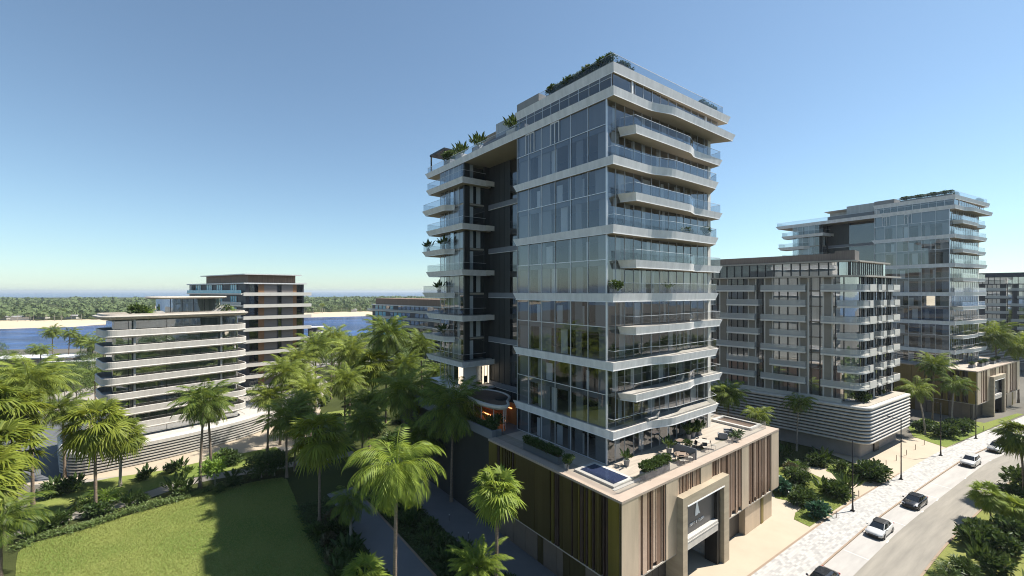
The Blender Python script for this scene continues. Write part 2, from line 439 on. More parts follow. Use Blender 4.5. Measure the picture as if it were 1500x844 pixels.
def ribbon(name, line, o0, o1, z, m, drop=None, kind='structure'):
    """strip between two sideways offsets (left positive) of a plan line, with uv in metres"""
    b = MB(); b.uv = []
    s = 0.0
    rows = []
    for i, p in enumerate(line):
        a = Vector(line[max(i - 1, 0)]); c = Vector(line[min(i + 1, len(line) - 1)])
        d = (c - a).normalized(); n = Vector((-d.y, d.x)); p = Vector(p)
        if i: s += (p - Vector(line[i - 1])).length
        rows.append((p + n * o0, p + n * o1, s))
    def quad(q, uv):
        b.face(q); b.uv.extend(uv)
    for (l0, r0, s0), (l1, r1, s1) in zip(rows, rows[1:]):
        quad([(*r0, z), (*r1, z), (*l1, z), (*l0, z)], [(s0, o1), (s1, o1), (s1, o0), (s0, o0)])
        if drop:
            quad([(*r0, z - drop), (*r1, z - drop), (*r1, z), (*r0, z)], [(s0, 0), (s1, 0), (s1, drop), (s0, drop)])
            quad([(*l1, z - drop), (*l0, z - drop), (*l0, z), (*l1, z)], [(s1, 0), (s0, 0), (s0, drop), (s1, drop)])
    o = b.build(name, m)
    return tag(o, kind=kind) if kind else o

def spline(pts, step=2.0):
    out = []
    P = [Vector(pts[0]) * 2 - Vector(pts[1])] + [Vector(p) for p in pts] + [Vector(pts[-1]) * 2 - Vector(pts[-2])]
    for i in range(1, len(P) - 2):
        n = max(2, int((P[i + 1] - P[i]).length / step))
        for k in range(n):
            t = k / n
            a, b, c, d = P[i - 1], P[i], P[i + 1], P[i + 2]
            out.append(tuple(.5 * ((2 * b) + (c - a) * t + (2 * a - 5 * b + 4 * c - d) * t * t + (3 * b - a - 3 * c + d) * t ** 3)))
    out.append(tuple(pts[-1]))
    return out

# main tower frame: origin at its glass corner, x along the sunny face, y along the shaded face
T0 = Vector((9.76, 44.72)); TA = math.atan2(.611, .7915)
TV = Vector((math.cos(TA), math.sin(TA))); TU = Vector((-math.sin(TA), math.cos(TA)))
def tw(x, y):
    p = T0 + TV * x + TU * y
    return (p.x, p.y)

# ------------------------------------------------------------------ the lie of the land
sheet('seabed', [(-28000, -2300), (28000, -2300), (28000, 38000), (-28000, 38000)], -6.0, M['seabed'])
sheet('sea_water', [(-28000, -2300), (28000, -2300), (28000, 38000), (-28000, 38000)], -1.5, M['water'])
shore = spline([(-900, 120), (-420, 195), (-253, 217), (-190, 227), (-143, 262), (-70, 300), (40, 330), (300, 380), (900, 420)], 20)
sheet('ground', [(900, -300), ] + shore[::-1] + [(-900, -300)], 0.0, M['land'], drop=3.0)
sheet('plaza', [gp(-120, 720), gp(150, 705), gp(480, 650), gp(760, 600), gp(700, 520), gp(460, 515), gp(230, 521), gp(-120, 530)], .004, M['plaza'])
# the low island across the channel: beach then wooded ground
isl_front = spline([(-1500, 250), (-800, 330), (-417, 353), (-381, 396), (-310, 452), (-233, 511), (-174, 540), (0, 640), (300, 760), (1200, 900)], 25)
ib = MB()
rowz = [(-8, -2.4), (0, -1.5), (14, -.6), (42, .4), (75, 1.2), (180, 4), (420, 5.5), (800, 6.5), (1400, 6.5)]
R0 = []
for d, z in rowz: R0.append([(p[0] - d * .28, p[1] + d * .96, z) for p in isl_front])
for a, c in zip(R0, R0[1:]):
    k = R0.index(a)
    for i in range(len(a) - 1): ib.face([a[i], a[i + 1], c[i + 1], c[i]], 0 if k < 4 else 1)
tag(ib.build('island_terrain', [M['sand'], M['bed']]), kind='structure')

# the road on the right: kerb line measured along the parked cars
KL = spline([(-22, 7.5), (0, 23), (13.4, 32.3), (25.8, 40.9), (38.2, 49.5), (49.7, 57.2), (77.2, 74.3), (86.4, 79.3), (107, 90.5), (150, 112), (240, 152)], 2.5)
ribbon('pavement', KL, 3.5, .16, .125, M['pavers'], drop=.125)
ribbon('kerb', KL, .16, 0.0, .13, M['kerb'], drop=.13)
ribbon('parking_lane', KL, 0.0, -2.4, .012, M['parking'])
ribbon('road', KL, -2.4, -6.3, .016, M['asphalt'])
ribbon('far_kerb', KL, -6.3, -6.5, .13, M['kerb'], drop=.13)
ribbon('verge_lawn', KL, -6.5, -60, .06, M['lawn2'])
def kpos(s):
    acc = 0
    for a, b in zip(KL, KL[1:]):
        l = (Vector(b) - Vector(a)).length
        if acc + l >= s:
            t = (s - acc) / l
            d = (Vector(b) - Vector(a)).normalized()
            return Vector(a) + (Vector(b) - Vector(a)) * t, d
        acc += l
    return Vector(KL[-1]), d
def kat(x, y):
    """distance along the kerb of a plan point"""
    best = None; acc = 0
    for a, b in zip(KL, KL[1:]):
        A, B = Vector(a), Vector(b); l = (B - A).length
        t = max(0, min(1, (Vector((x, y)) - A).dot(B - A) / l / l))
        q = (A + (B - A) * t - Vector((x, y))).length
        if best is None or q < best[0]: best = (q, acc + t * l)
        acc += l
    return best[1]
mk = MB()
for px, py in ((1271.8, 820.3), (1325, 770), (1372.7, 730), (1391.2, 715.5), (1431, 686.3), (1465, 667)):
    p, d = kpos(kat(*gp(px, py))); n = Vector((-d.y, d.x))
    a, c = p - n * .1, p - n * 2.4
    mk.face([(*(a - d * .05), .02), (*(c - d * .05), .02), (*(c + d * .05), .02), (*(a + d * .05), .02)])
for px, py in ((1298, 793), (1349, 749), (1370, 732), (1411, 700), (1450, 675)):
    p, d = kpos(kat(*gp(px, py))); n = Vector((-d.y, d.x)); c = p - n * 2.4
    mk.face([(*(c - d * .35 - n * .06), .021), (*(c + d * .35 - n * .06), .021), (*(c + d * .35 + n * .06), .021), (*(c - d * .35 + n * .06), .021)])
tag(mk.build('road_markings', M['marking']), kind='structure')

# forecourt between the podium and the pavement, lawns with shrubs
sheet('forecourt', [tw(-30, -30), gp(1109, 844), gp(1182.6, 781), gp(1256.5, 731), gp(1302, 704.5), gp(1360, 670), gp(1420, 640), tw(62, 2), tw(27, 22), tw(20, 6), tw(-4, 0)], .01, M['forecourt'])
lawn_r = [gp(1186, 772), gp(1163, 761), gp(1165, 752), gp(1174, 745), gp(1170, 738), gp(1150, 733), gp(1136, 730), gp(1120, 700), gp(1128, 688), gp(1150, 683), gp(1180, 690), gp(1215, 706), gp(1252, 728)]
sheet('shrub_lawn', lawn_r, .05, M['lawn'])
sheet('corner_lawn', [gp(1210, 690), gp(1255, 708), gp(1292, 704), gp(1250, 684), gp(1215, 680)], .05, M['lawn'])
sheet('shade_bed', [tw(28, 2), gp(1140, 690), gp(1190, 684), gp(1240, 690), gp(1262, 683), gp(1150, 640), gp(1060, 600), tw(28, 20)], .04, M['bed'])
sheet('far_lawn', [gp(1386, 656), gp(1338, 640), gp(1330, 625), gp(1352, 612), gp(1395, 625), gp(1425, 617), gp(1442, 620), gp(1490, 606), gp(1500, 607), gp(1466, 621)], .05, M['lawn'])
ribbon('forecourt_edging', KL[8:40], 3.72, 3.5, .13, M['kerb'], drop=.12)

# gardens on the left
sheet('garden_bed', [tw(-32, -26), tw(-4.4, -26), tw(-4.4, 45), tw(-14, 60), tw(-40, 45), tw(-62, 34), tw(-80, -10)], .008, M['bed'])
sheet('side_paving', [tw(-9.3, -26), tw(-3.6, -26), tw(-3.6, 45), tw(-9.3, 45)], .02, M['path'])
pl = [tw(-18.1, -26), tw(-14.2, -26), tw(-14.2, 36), tw(-18.1, 36)]
sheet('garden_path', pl, .03, M['path'])
ribbon('garden_path_edging', [tw(-14.2, -26), tw(-14.2, 36)], .12, -.12, .06, M['kerb'], drop=.05)
lawn = spline([gp(22, 900), gp(26, 812), gp(50, 795), gp(104.6, 782), gp(139.5, 771), gp(194, 753.7), gp(259, 736), gp(300, 722), gp(360, 709), gp(413, 700), gp(424, 712), gp(440, 750), gp(462, 790), gp(486, 850), gp(495, 900)], 3)
sheet('lawn', lawn, .04, M['lawn'])
ribbon('curved_path', spline([gp(-60, 800), gp(40, 775), gp(104, 757), gp(180, 738), gp(250, 714), gp(305, 700), gp(360, 691), gp(430, 680), gp(520, 664)], 2), 1.3, -1.3, .035, M['pathbeige'])
sheet('strip_lawn', [gp(98, 713), gp(165, 700), gp(240, 689), gp(330, 669), gp(404, 655), gp(420, 668), gp(372, 686), gp(305, 695), gp(250, 708), gp(180, 732), gp(104, 751), gp(50, 764), gp(40, 740)], .028, M['lawn'])
sheet('border_bed', [gp(440, 688), gp(424, 706), gp(413, 703), gp(360, 711), gp(300, 724), gp(259, 738), gp(194, 755), gp(139, 773), gp(104, 784), gp(50, 798), gp(20, 835), gp(-60, 850), gp(-60, 806), gp(40, 781), gp(104, 762), gp(180, 743), gp(250, 718), gp(305, 704), gp(360, 695)], .022, M['bed'])
sheet('villa_forecourt', [gp(-80, 720), gp(96, 706), gp(240, 691), gp(404, 655), gp(450, 655), gp(470, 600), gp(150, 600)], .012, M['forecourt'])
sheet('side_road', [gp(62, 705), gp(110, 698), gp(118, 640), gp(150, 588), gp(60, 588), gp(-40, 600), gp(-160, 640), gp(-120, 720)], .02, M['leftroad_shaded'])
sheet('side_road_sunlit', [gp(60, 618), gp(130, 618), gp(150, 586), gp(-40, 590), gp(-80, 604)], .026, M['pathbeige'])  # sunlit stretch of the road, painted as a paler sheet
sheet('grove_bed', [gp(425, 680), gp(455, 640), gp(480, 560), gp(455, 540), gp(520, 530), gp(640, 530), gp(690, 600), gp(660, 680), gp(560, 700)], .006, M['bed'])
sheet('plaza_bed', [gp(-60, 585), gp(60, 583), gp(90, 575), gp(170, 560), gp(230, 528), gp(190, 517), gp(60, 519), gp(-60, 522)], .006, M['bed'])
sheet('middle_lawn', [gp(478, 625), gp(540, 640), gp(575, 615), gp(520, 598), gp(470, 606)], .02, M['lawn'])
# ------------------------------------------------------------------ the two glass towers
def curtain(y0, y1, z0, z1, axis, at, root, rnd):
    """pleated hanging curtain; axis 'y': hangs along y at x=at, axis 'x': along x at y=at"""
    b = MB(); n = max(4, int((y1 - y0) / .09))
    pts = []
    for i in range(n + 1):
        t = y0 + (y1 - y0) * i / n; o = at + (.05 if i % 2 else -.03) + .01 * rnd.random()
        pts.append((o, t) if axis == 'y' else (t, o))
    for p, q in zip(pts, pts[1:]):
        b.face([(*p, z0), (*q, z0), (*q, z1), (*p, z1)])
    return b.build('curtain', M['curtain'], root)

def smooth_front(a, b, n=6):
    out = []
    for i in range(n + 1):
        t = i / n; s = t * t * (3 - 2 * t)
        out.append((a[0] + (b[0] - a[0]) * t, a[1] + (b[1] - a[1]) * s))
    return out

EVEN = [14.9, 21.9, 28.9, 35.9, 42.9]
ODD = [18.4, 25.4, 32.4, 39.4, 46.4]
TOPZ = 49.9
TZ = 11.2
FLOORS = sorted([TZ] + EVEN + ODD + [TOPZ])
MUL_L = [0, 2.52, 5.13, 7.66, 10.07, 12.52, 14.8]
MUL_R = [0, 1.42, 2.93, 4.49, 5.96, 7.73, 9.36, 11.2, 12.9, 14.5, 16.1, 17.7, 19.3, 20.2]
PAT = [[('G', 0, 1.33), ('G', 3.5, 4.5), ('G', 5.26, 5.8), ('C', 7.6, 8.66), ('G', 8.8, 11), ('G', 12.5, 14.7)],
       [('G', 0, 1.7), ('C', 3.3, 3.6), ('G', 3.6, 4.7), ('G', 5.2, 5.8), ('C', 6.7, 7.7), ('G', 8.8, 10.6), ('C', 10.6, 11.3), ('G', 12.4, 14.7)],
       [('G', 0, 1.2), ('C', 5.9, 7.0), ('G', 3.7, 4.6), ('G', 8.6, 10.8), ('G', 12.4, 14.7)],
       [('G', 0, 1.3), ('C', 2.6, 3.1), ('G', 3.6, 4.6), ('G', 5.2, 5.7), ('C', 8.4, 9.5), ('G', 9.6, 11), ('G', 12.5, 14.7)]]

def railing(path, z, parent, h=1.08, th=.03, m='rail_glass'):
    r = MB(); r.wall(path, 0, z, z + h)
    o = r.build('railing', M[m], parent)
    t = MB(); t.wall(path, .05, z + h, z + h + .035)
    t.build('handrail', M['mullion'], parent)
    return o

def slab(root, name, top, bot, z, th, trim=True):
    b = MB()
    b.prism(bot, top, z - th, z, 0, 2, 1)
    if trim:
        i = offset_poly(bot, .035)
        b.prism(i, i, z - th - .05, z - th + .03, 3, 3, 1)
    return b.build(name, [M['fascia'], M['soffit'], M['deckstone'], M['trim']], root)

def make_tower(root, rnd, detail=True):
    # ---- sunny and shaded curtain walls, one window wall per storey and face
    for k, (z0, z1) in enumerate(zip(FLOORS, FLOORS[1:])):
        zt = z1 - (.9 if (z1 in EVEN or z1 == TOPZ) else .0)
        # shaded face
        g = MB(); g.panes('x', 0, [.02] + MUL_L[1:-1] + [14.78], z0, zt, rnd)
        wl = g.build('window_wall', M['glass'], root)
        top = z1 == TOPZ
        pat = [('G', 0, 7), ('G', 8.5, 11.4), ('G', 13.1, 14.7)] if top else PAT[(k * 3 + 1) % 4]
        bl = MB()
        for t, a, c in pat:
            if t == 'G': bl.box(.22, .34, a + .03, c, z0 + .02, zt - .02)
        if not top and z1 in ODD: bl.box(.06, .16, .03, 14.76, z1 - .62, z1 - .02, 1)
        bl.build('blind', [M['blind'], M['blind_dark']], wl)
        for t, a, c in pat:
            if t == 'C': curtain(a, c, z0 + .05, zt - .5, 'y', .28, wl, rnd)
        if top:
            fr = MB()
            for a, c in ((7.02, 8.48), (11.42, 13.08)):
                for y in (a, a + .72, c - .06): fr.box(-.06, .1, y, y + .07, z0 + .1, zt - .02)
                fr.box(-.06, .1, a, c, zt - .16, zt - .04)
            fr.build('window_frame', M['trim'], wl)
        # sunny face
        g = MB(); g.panes('y', 0, [.05] + MUL_R[1:], z0, zt, rnd)
        wr = g.build('window_wall', M['glass'], root)
        x = .6 + rnd.random() * 2
        while x < 18.5:
            wd = rnd.choice((.5, .7, 1.0, 1.3))
            curtain(x, x + wd, z0 + .05, zt - .15, 'x', .4, wr, rnd)
            x += wd + rnd.choice((1.2, 2.1, 3.2, 4.6))
        ip = MB()
        for _ in range(3):
            a = rnd.uniform(1, 18); ip.box(a, a + rnd.choice((.5, .9, 1.6)), .8 + rnd.random(), 1.0 + rnd.random() + .9, z0, zt - .02, rnd.choice((0, 0, 1)))
        ip.build('partition', [M['greywall'], M['warmwall']], wr)
        # far wing, shaded side
        if z0 >= 14:
            g = MB(); g.panes('x', 0, [28.02, 29.6, 31.2, 32.8, 34.3, 35.7], z0, z1 - .3, rnd)
            g.box(.02, 20.0, 35.70, 35.724, z0, z1 - .3)
            ww = g.build('window_wall', M['glass'], root)
            curtain(29 + rnd.random() * 3, 30.6 + rnd.random() * 3.4, z0 + .05, z1 - .4, 'y', .35, ww, rnd)
            bl = MB(); bl.box(.25, .35, 32.9, 34.2, z0, z1 - .3); bl.box(.25, .35, 28.1, 28.6, z0, z1 - .3); bl.build('blind', M['blind'], ww)
            # loggia toward the viewer
            lg = MB(); lg.box(.95, 3.7, 27.95, 27.974, z0, z1 - .35)
            lw = lg.build('loggia_glass', M['glass_clear'], root)
            curtain(1.1, 1.8, z0 + .05, z1 - .5, 'x', 28.25, lw, rnd)
            if k % 2: curtain(2.3, 3.1, z0 + .05, z1 - .5, 'x', 28.25, lw, rnd)
    # frames: thin white mullions
    mu = MB()
    for y in MUL_L[1:]: mu.box(-.07, -.014, y - .028, y + .028, TZ, 49.0)
    for z in ODD + [TZ + .03]: mu.box(-.06, -.014, .03, 14.78, z - .035, z + .035)
    mu.box(-.09, .045, -.09, .045, TZ, 49.0)
    mu.build('mullion_frame', M['mullion'], root)
    mu = MB()
    for x in MUL_R[1:]: mu.box(x - .022, x + .022, -.055, -.014, TZ, 49.0)
    mu.build('mullion_frame', M['mullion'], root)
    mu = MB()
    for y in (29.6, 31.2, 32.8, 34.3, 35.7): mu.box(-.06, -.014, y - .03, y + .03, 14.0, 49.0)
    mu.build('mullion_frame', M['mullion'], root)
    pr = MB(); pr.box(20.2, 20.9, -.05, .8, TZ, 49.0); pr.build('corner_pier', M['creampanel'], root)
    # structure behind the glass
    c = MB(); c.box(5.2, 20.3, 5.6, 14.4, TZ, 49.0); c.box(.5, 5.2, 12.2, 14.4, TZ, 49.0)
    c.box(2.2, 20.2, 29.4, 35.0, TZ - 1, 49.0); c.box(5.1, 20.9, 14.4, 29.4, TZ - 1, 49.0)
    c.build('core_wall', M['interior'], root)
    e = MB(); e.box(20.75, 20.88, .8, 35.7, TZ - 1, 49.0); e.build('end_wall', M['creampanel'], root)
    g = MB(); g.panes('x', 21.0, [.85 + 2.49 * i for i in range(15)], TZ, 49.0, rnd); g.build('window_wall', M['glass'], root)
    for z in FLOORS[1:-1]:
        b = MB(); b.box(.18, 20.2, .18, 14.4, z - .32, z - .01, 0, 1); b.box(.1, 20.2, 28.1, 35.6, z - .3, z - .01, 0, 1)
        b.build('floor_plate', [M['soffit'], M['floor_in']], root)
    # ---- even storeys: wide slab that wraps the glass corner
    for z in EVEN:
        f = smooth_front((5.6, -1.12), (9.6, -2.0))
        top = [(-.27, 15.45), (-.27, -1.12)] + f + [(19.2, -2.0), (21.5, .6), (21.5, 14.78), (.02, 14.78)]
        f2 = smooth_front((5.6, -1.0), (9.6, -1.88))
        bot = [(-.2, 14.8), (-.2, -1.0)] + f2 + [(18.6, -1.88), (21.2, .3), (21.2, 14.78), (.02, 14.6)]
        s = slab(root, 'floor_slab', top, bot, z, .85)
        railing([(.05, -.2), (.1, -.9)] + [(p[0], p[1] + .2) for p in f] + [(19.0, -1.8), (21.1, .5)], z, s)
    # ---- odd storeys: a balcony that starts beyond the corner
    for z in ODD:
        f = smooth_front((12.9, -1.75), (15.4, -1.1), 5)
        top = [(1.7, -.03), (2.5, -1.77)] + f + [(21.8, -1.2), (22.3, 1.0), (20.95, 1.0), (20.95, -.06)]
        f2 = smooth_front((12.9, -1.62), (15.4, -.98), 5)
        bot = [(2.2, -.03), (2.75, -1.64)] + f2 + [(21.2, -1.08), (21.7, .9), (20.95, .9), (20.95, -.06)]
        s = slab(root, 'balcony', top, bot, z, .8)
        railing([(2.15, -.1), (2.65, -1.6)] + [(p[0], p[1] + .17) for p in f] + [(21.6, -1.0), (22.0, .9)], z, s)
    # ---- far wing balconies
    for z in ODD:
        top = [(-1.25, 38.6), (-1.25, 26.6), (3.4, 26.6), (4.6, 27.2), (4.6, 27.9), (-.03, 27.9), (-.03, 35.78), (2.0, 35.78), (2.0, 38.6)]
        bot = [(-1.0, 38.0), (-1.0, 26.85), (3.2, 26.85), (4.4, 27.3), (4.4, 27.9), (-.03, 27.9), (-.03, 35.78), (2.0, 35.78), (2.0, 38.2)]
        s = slab(root, 'balcony', top, bot, z, .8)
        e = MB(); e.box(3.1, 4.62, 26.5, 26.56, z - .78, z + .02); e.build('balcony_end', M['creampanel'], s)
        railing([(1.9, 38.4), (-1.05, 38.4), (-1.05, 26.8), (3.2, 26.8)], z, s)
    for z in EVEN[1:]:
        top = [(-1.55, 39.5), (-1.55, 31.8), (-.03, 30.7), (-.03, 35.78), (2.5, 35.78), (2.5, 39.5)]
        bot = [(-1.2, 38.8), (-1.2, 32.0), (-.03, 31.0), (-.03, 35.78), (2.4, 35.78), (2.4, 39.0)]
        s = slab(root, 'balcony', top, bot, z, .8)
        railing([(2.4, 39.3), (-1.35, 39.3), (-1.35, 31.9), (-.05, 31.0)], z, s)
    # ---- recess between the two volumes
    b = MB(); b.box(4.7, 5.1, 22.6, 28.0, TZ - .2, 49.0); b.box(-.02, .95, 27.98, 28.3, 14.0, 49.0); b.box(3.7, 4.7, 27.98, 28.3, 14.0, 49.0)
    b.build('recess_wall', M['stone_dark'], root)
    g = MB(); g.box(4.7, 4.724, 14.8, 22.6, TZ, 49.0); g.build('recess_glass', M['glass'], root)
    for z in EVEN:
        b = MB(); b.box(4.45, 4.69, 14.85, 27.95, z - .75, z); b.box(4.42, 4.69, 14.85, 27.95, z - .81, z - .75, 1); b.build('recess_band', [M['blind_dark'], M['trim']], root)  # white lower strip paints in the lit edge of the band
    b = MB()
    for y in (23.9, 25.3, 26.7): b.box(4.66, 4.699, y, y + .05, TZ, 49.0)
    b.build('panel_joint', M['blackframe'], root)
    b = MB(); b.box(-.0, .2, 14.62, 14.79, TZ, 49.0); b.box(.2, 4.6, 14.79, 14.9, TZ, 49.0); b.build('return_wall', M['stone_dark'], root)
    # ---- roof terrace slab over everything and the glazed penthouse
    f = smooth_front((5.6, -1.12), (9.6, -2.0))
    top = [(-.27, 40.9), (-.27, -1.12)] + f + [(23.7, -2.0), (21.6, 1.5), (21.6, 40.9)]
    f2 = smooth_front((5.6, -1.0), (9.6, -1.86))
    bot = [(-.1, 40.2), (-.1, -1.0)] + f2 + [(23.1, -1.86), (21.3, 1.2), (21.3, 40.2)]
    slab(root, 'roof_slab', top, bot, TOPZ, .87)
    g = MB(); g.box(-.1, -.075, -.7, 14.8, TOPZ, 51.35); g.box(-.1, 21.2, -.9, -.875, TOPZ, 51.35)
    ph = g.build('penthouse_glass', M['glass'], root)
    fm = MB()
    for y in (-.72, .8, 2.3, 3.8, 5.3, 6.8, 8.3, 9.8, 11.3, 12.8, 14.3): fm.box(-.14, -.102, y - .025, y + .025, TOPZ, 51.33)
    fm.box(-.14, -.104, -.7, 14.8, 50.9, 50.94)
    for x in (3.5, 5, 6.6, 8.2, 9.8, 11.4, 13, 14.6, 16.2, 17.8, 19.4, 21): fm.box(x - .02, x + .02, -.94, -.902, TOPZ, 51.33)
    fm.build('mullion_frame', M['mullion'], ph)
    for x in (2.9, 17.9):
        b = MB(); b.box(x, x + .25, -.98, -.7, TOPZ, 51.33); b.build('penthouse_pier', M['trim'], root)
    b = MB(); b.box(2.0, 20.5, 1.5, 14.3, TOPZ, 51.34); b.build('penthouse_core', M['interior'], root)
    top = [(-.27, 15.0), (-.27, -1.12), (23.2, -1.6), (22.2, 1.0), (22.2, 15.0)]
    bot = [(-.1, 14.8), (-.1, -1.0), (22.6, -1.45), (21.9, .8), (21.9, 14.8)]
    rs = slab(root, 'penthouse_roof', top, bot, 52.3, .95)
    railing([(-.15, 10.4), (-.15, -1.0), (21.5, -1.4), (22.0, 14.6)], 52.3, rs, .9)
    b = MB(); b.box(-.1, 21.6, 10.5, 14.8, 52.31, 53.35); b.build('roof_parapet', M['greywall'], root)
    b = MB(); b.box(1.7, 12.5, 15.4, 22.0, TOPZ, 53.45); pr = b.build('plant_room', M['corrug'], root)
    b = MB(); b.box(3.4, 14, 22.05, 27.0, TOPZ, 52.4); b.prism([(3.0, 22.05), (14.5, 22.05), (14.5, 27.4), (3.0, 27.4)], [(2.4, 22.05), (15, 22.05), (15, 28.2), (2.4, 28.2)], 52.4, 52.9); b.build('stair_house', M['cream'], root)
    b = MB(); b.box(.9, 1.1, 15.2, 26.5, TOPZ, 51.0); b.build('privacy_screen', M['shutter'], root)
    railing([(.1, 15.1), (.1, 40.6), (21.0, 40.6)], TOPZ, pr, 1.05)
    # pergola at the far end of the roof terrace
    b = MB()
    for x in (.5, 3.6):
        for y in (35.2, 40.0): b.box(x - .1, x + .1, y - .1, y + .1, TOPZ, 52.9)
    b.box(.3, 3.8, 35.0, 35.25, 52.9, 53.25); b.box(.3, 3.8, 39.95, 40.2, 52.9, 53.25); b.box(.3, .55, 35.25, 39.95, 52.9, 53.25); b.box(3.55, 3.8, 35.25, 39.95, 52.9, 53.25)
    for i in range(9): b.box(.55, 3.55, 35.6 + i * .48, 35.72 + i * .48, 53.0, 53.2)
    b.build('pergola', M['darkmetal'], root)
    # ---- podium
    P = [(-5.18, 13.9), (-5.18, -6.0), (26.9, -6.0), (26.9, 42), (-4.4, 42), (-4.4, 13.9)]
    b = MB()
    b.prism(offset_poly(P, -.28), offset_poly(P, -.28), 3.8, TZ - .16, 0, 1)
    b.build('podium_body', [M['fin_dark'], M['deckstone']], root)
    b = MB(); b.box(-4.2, 4.0, -4.8, 13.9, .0, 3.8); b.box(11.2, 26.4, -4.8, 13.9, .0, 3.8); b.box(4.0, 11.2, -.9, 13.9, 0, 3.8); b.build('plinth', M['basedark'], root)
    b = MB(); b.box(-4.35, 26.4, 13.92, 41.9, .0, TZ - .3); b.build('rear_podium', M['stone_dark'], root)
    b = MB(); b.box(-4.62, -4.36, 13.95, 41.9, 10.9, 12.0); b.box(-4.36, -3.2, 13.95, 14.2, TZ - .1, 12.0); b.build('planter_wall', M['blind_dark'], root)
    ter = MB(); ter.box(-4.1, 23.0, -4.9, 14.0, TZ - .15, TZ - .02); ter.build('terrace_deck', M['deck'], root)
    ter = MB(); ter.box(-4.35, 4.6, 14.0, 42, TZ - .28, TZ - .03); ter.build('terrace_deck', M['path'], root)
    ter = MB(); ter.box(23.0, 25.8, -4.9, 14.0, TZ - .15, TZ - .025); ter.build('terrace_deck', M['paving'], root)
    cp = MB()
    cp.box(-5.22, 26.94, -6.04, -4.9, TZ - .2, TZ + .02); cp.box(-5.22, -4.1, -4.9, 13.95, TZ - .2, TZ + .02); cp.box(25.8, 26.94, -4.9, 42, TZ - .2, TZ + .02)
    cp.build('coping', M['coping'], root)
    # sunny cladding: tan panels and copper fins
    panels = [(-5.18, -2.86), (1.4, 3.36), (7.65, 9.86), (16.7, 18.4), (24.7, 26.9)]
    for a, c in panels:
        q = MB(); q.box(a, c, -6.0, -5.73, 8.4 if a == 7.65 else 3.75, TZ - .2); q.build('cladding_panel', M['tan'], root)
    for a, c in ((-2.86, 1.4), (3.36, 7.65), (9.86, 16.7), (18.4, 24.7)):
        q = MB(); x = a + .12
        while x < c - .2:
            wd = rnd.choice((.1, .14, .2, .3, .62)); dp = rnd.uniform(.05, .3)
            q.box(x, min(x + wd, c - .02), -5.99 + dp * .5, -5.72, (8.4 if 3.4 < x < 12.2 else 3.75) + (0 if rnd.random() < .7 else .5), TZ - .2, rnd.choice((0, 0, 1)))
            x += wd + rnd.choice((.09, .14, .22))
        q.build('copper_fins', [M['copper'], M['copper_light']], root)
    # shaded cladding: brass panels between dark fins
    y = -6.0
    for a, c, kd in ((-6, -4.5, 'g'), (-4.5, .0, 'f'), (.0, 1.2, 'd'), (1.2, 3.0, 'f'), (3.0, 5.4, 'd'), (5.4, 8.6, 'd'), (8.6, 12.2, 'f'), (12.2, 13.9, 'g')):
        q = MB()
        if kd == 'f':
            t = a + .05
            while t < c - .1:
                wd = rnd.choice((.06, .1, .18, .35)); q.box(-5.17, -4.91, t, min(t + wd, c - .02), 3.75, TZ - .2, rnd.choice((0, 1, 2)))
                t += wd + rnd.choice((.08, .16, .25))
            q.build('brass_fins', [M['gold'], M['gold_shaded'], M['fin_dark']], root)
        else:
            q.box(-5.18, -4.91, a + .02, c - .02, 3.75, TZ - .2); q.build('brass_panel', M['gold' if kd == 'g' else 'gold_shaded'], root)
    q = MB(); q.box(-5.16, -4.2, -5.9, 13.88, 3.62, 3.75); q.box(-4.2, 26.8, -5.95, -4.8, 3.62, 3.75); q.build('podium_soffit', M['cream'], root)
    q = MB(); y = -4.6
    while y < 13.5:
        wd = rnd.choice((.9, 1.5, 2.1)); q.box(-4.32, -4.21, y, min(y + wd - .06, 13.85), .03, 3.6, rnd.choice((0, 0, 1))); y += wd
    q.build('plinth_panel', [M['basebrown'], M['gold_shaded']], root)
    q = MB()
    for i in range(7): q.box(-3.9 + i * .95, -3.0 + i * .95, -4.92, -4.81, .03, 3.6)
    q.build('plinth_panel', M['basedark'], root)
    q = MB(); q.box(18.5, 22.6, -5.55, -4.81, .0, 3.6); q.box(23.5, 25.9, -5.55, -4.81, .0, 3.6); q.build('plinth_pier', M['tan'], root)
    q = MB(); q.box(22.75, 23.35, -5.6, -4.82, .0, 3.6); q.build('brass_strip', M['gold'], root)
    # entrance portal
    q = MB(); q.box(3.2, 4.0, -6.65, -4.5, 0, 9.25); q.box(11.2, 12.3, -6.65, -4.5, 0, 9.25); q.box(4.0, 11.2, -6.65, -4.5, 8.35, 9.25)
    po = q.build('portal', M['portal'], root)
    q = MB(); q.box(4.0, 11.2, -6.69, -6.5, 8.24, 8.35); q.build('portal_light_strip', M['signlit'], po)
    q = MB(); q.box(10.4, 10.9, -6.3, -4.9, 0, 8.2); q.build('portal_pier', M['darkmetal'], po)
    q = MB(); q.box(4.02, 11.18, -5.95, -5.73, 4.9, 8.22); q.build('sign_panel', M['sign'], po)
    q = MB(); q.box(4.02, 10.38, -6.4, -5.74, 3.76, 4.85); q.box(4.02, 10.38, -6.44, -6.4, 4.5, 4.6); q.build('canopy_beam', M['white'], po)
    q = MB(); q.box(4.02, 11.18, -1.2, -.95, 0, 3.7); q.box(10.95, 11.18, -4.6, -1.2, 0, 3.7); q.build('lobby_wall', M['marble'], po)
    # sail emblem and a small line of lettering
    q = MB(); pts = [(6.55, 6.3), (6.62, 7.0), (6.75, 7.55), (7.0, 8.0), (7.05, 7.4), (7.25, 6.75), (7.5, 6.3), (7.15, 6.42), (6.9, 6.3)]
    q.rings([[(x, -6.0, z) for x, z in pts], [(x, -5.955, z) for x, z in pts]]); q.build('emblem', M['signlit'], po)
    q = MB(); x = 5.55
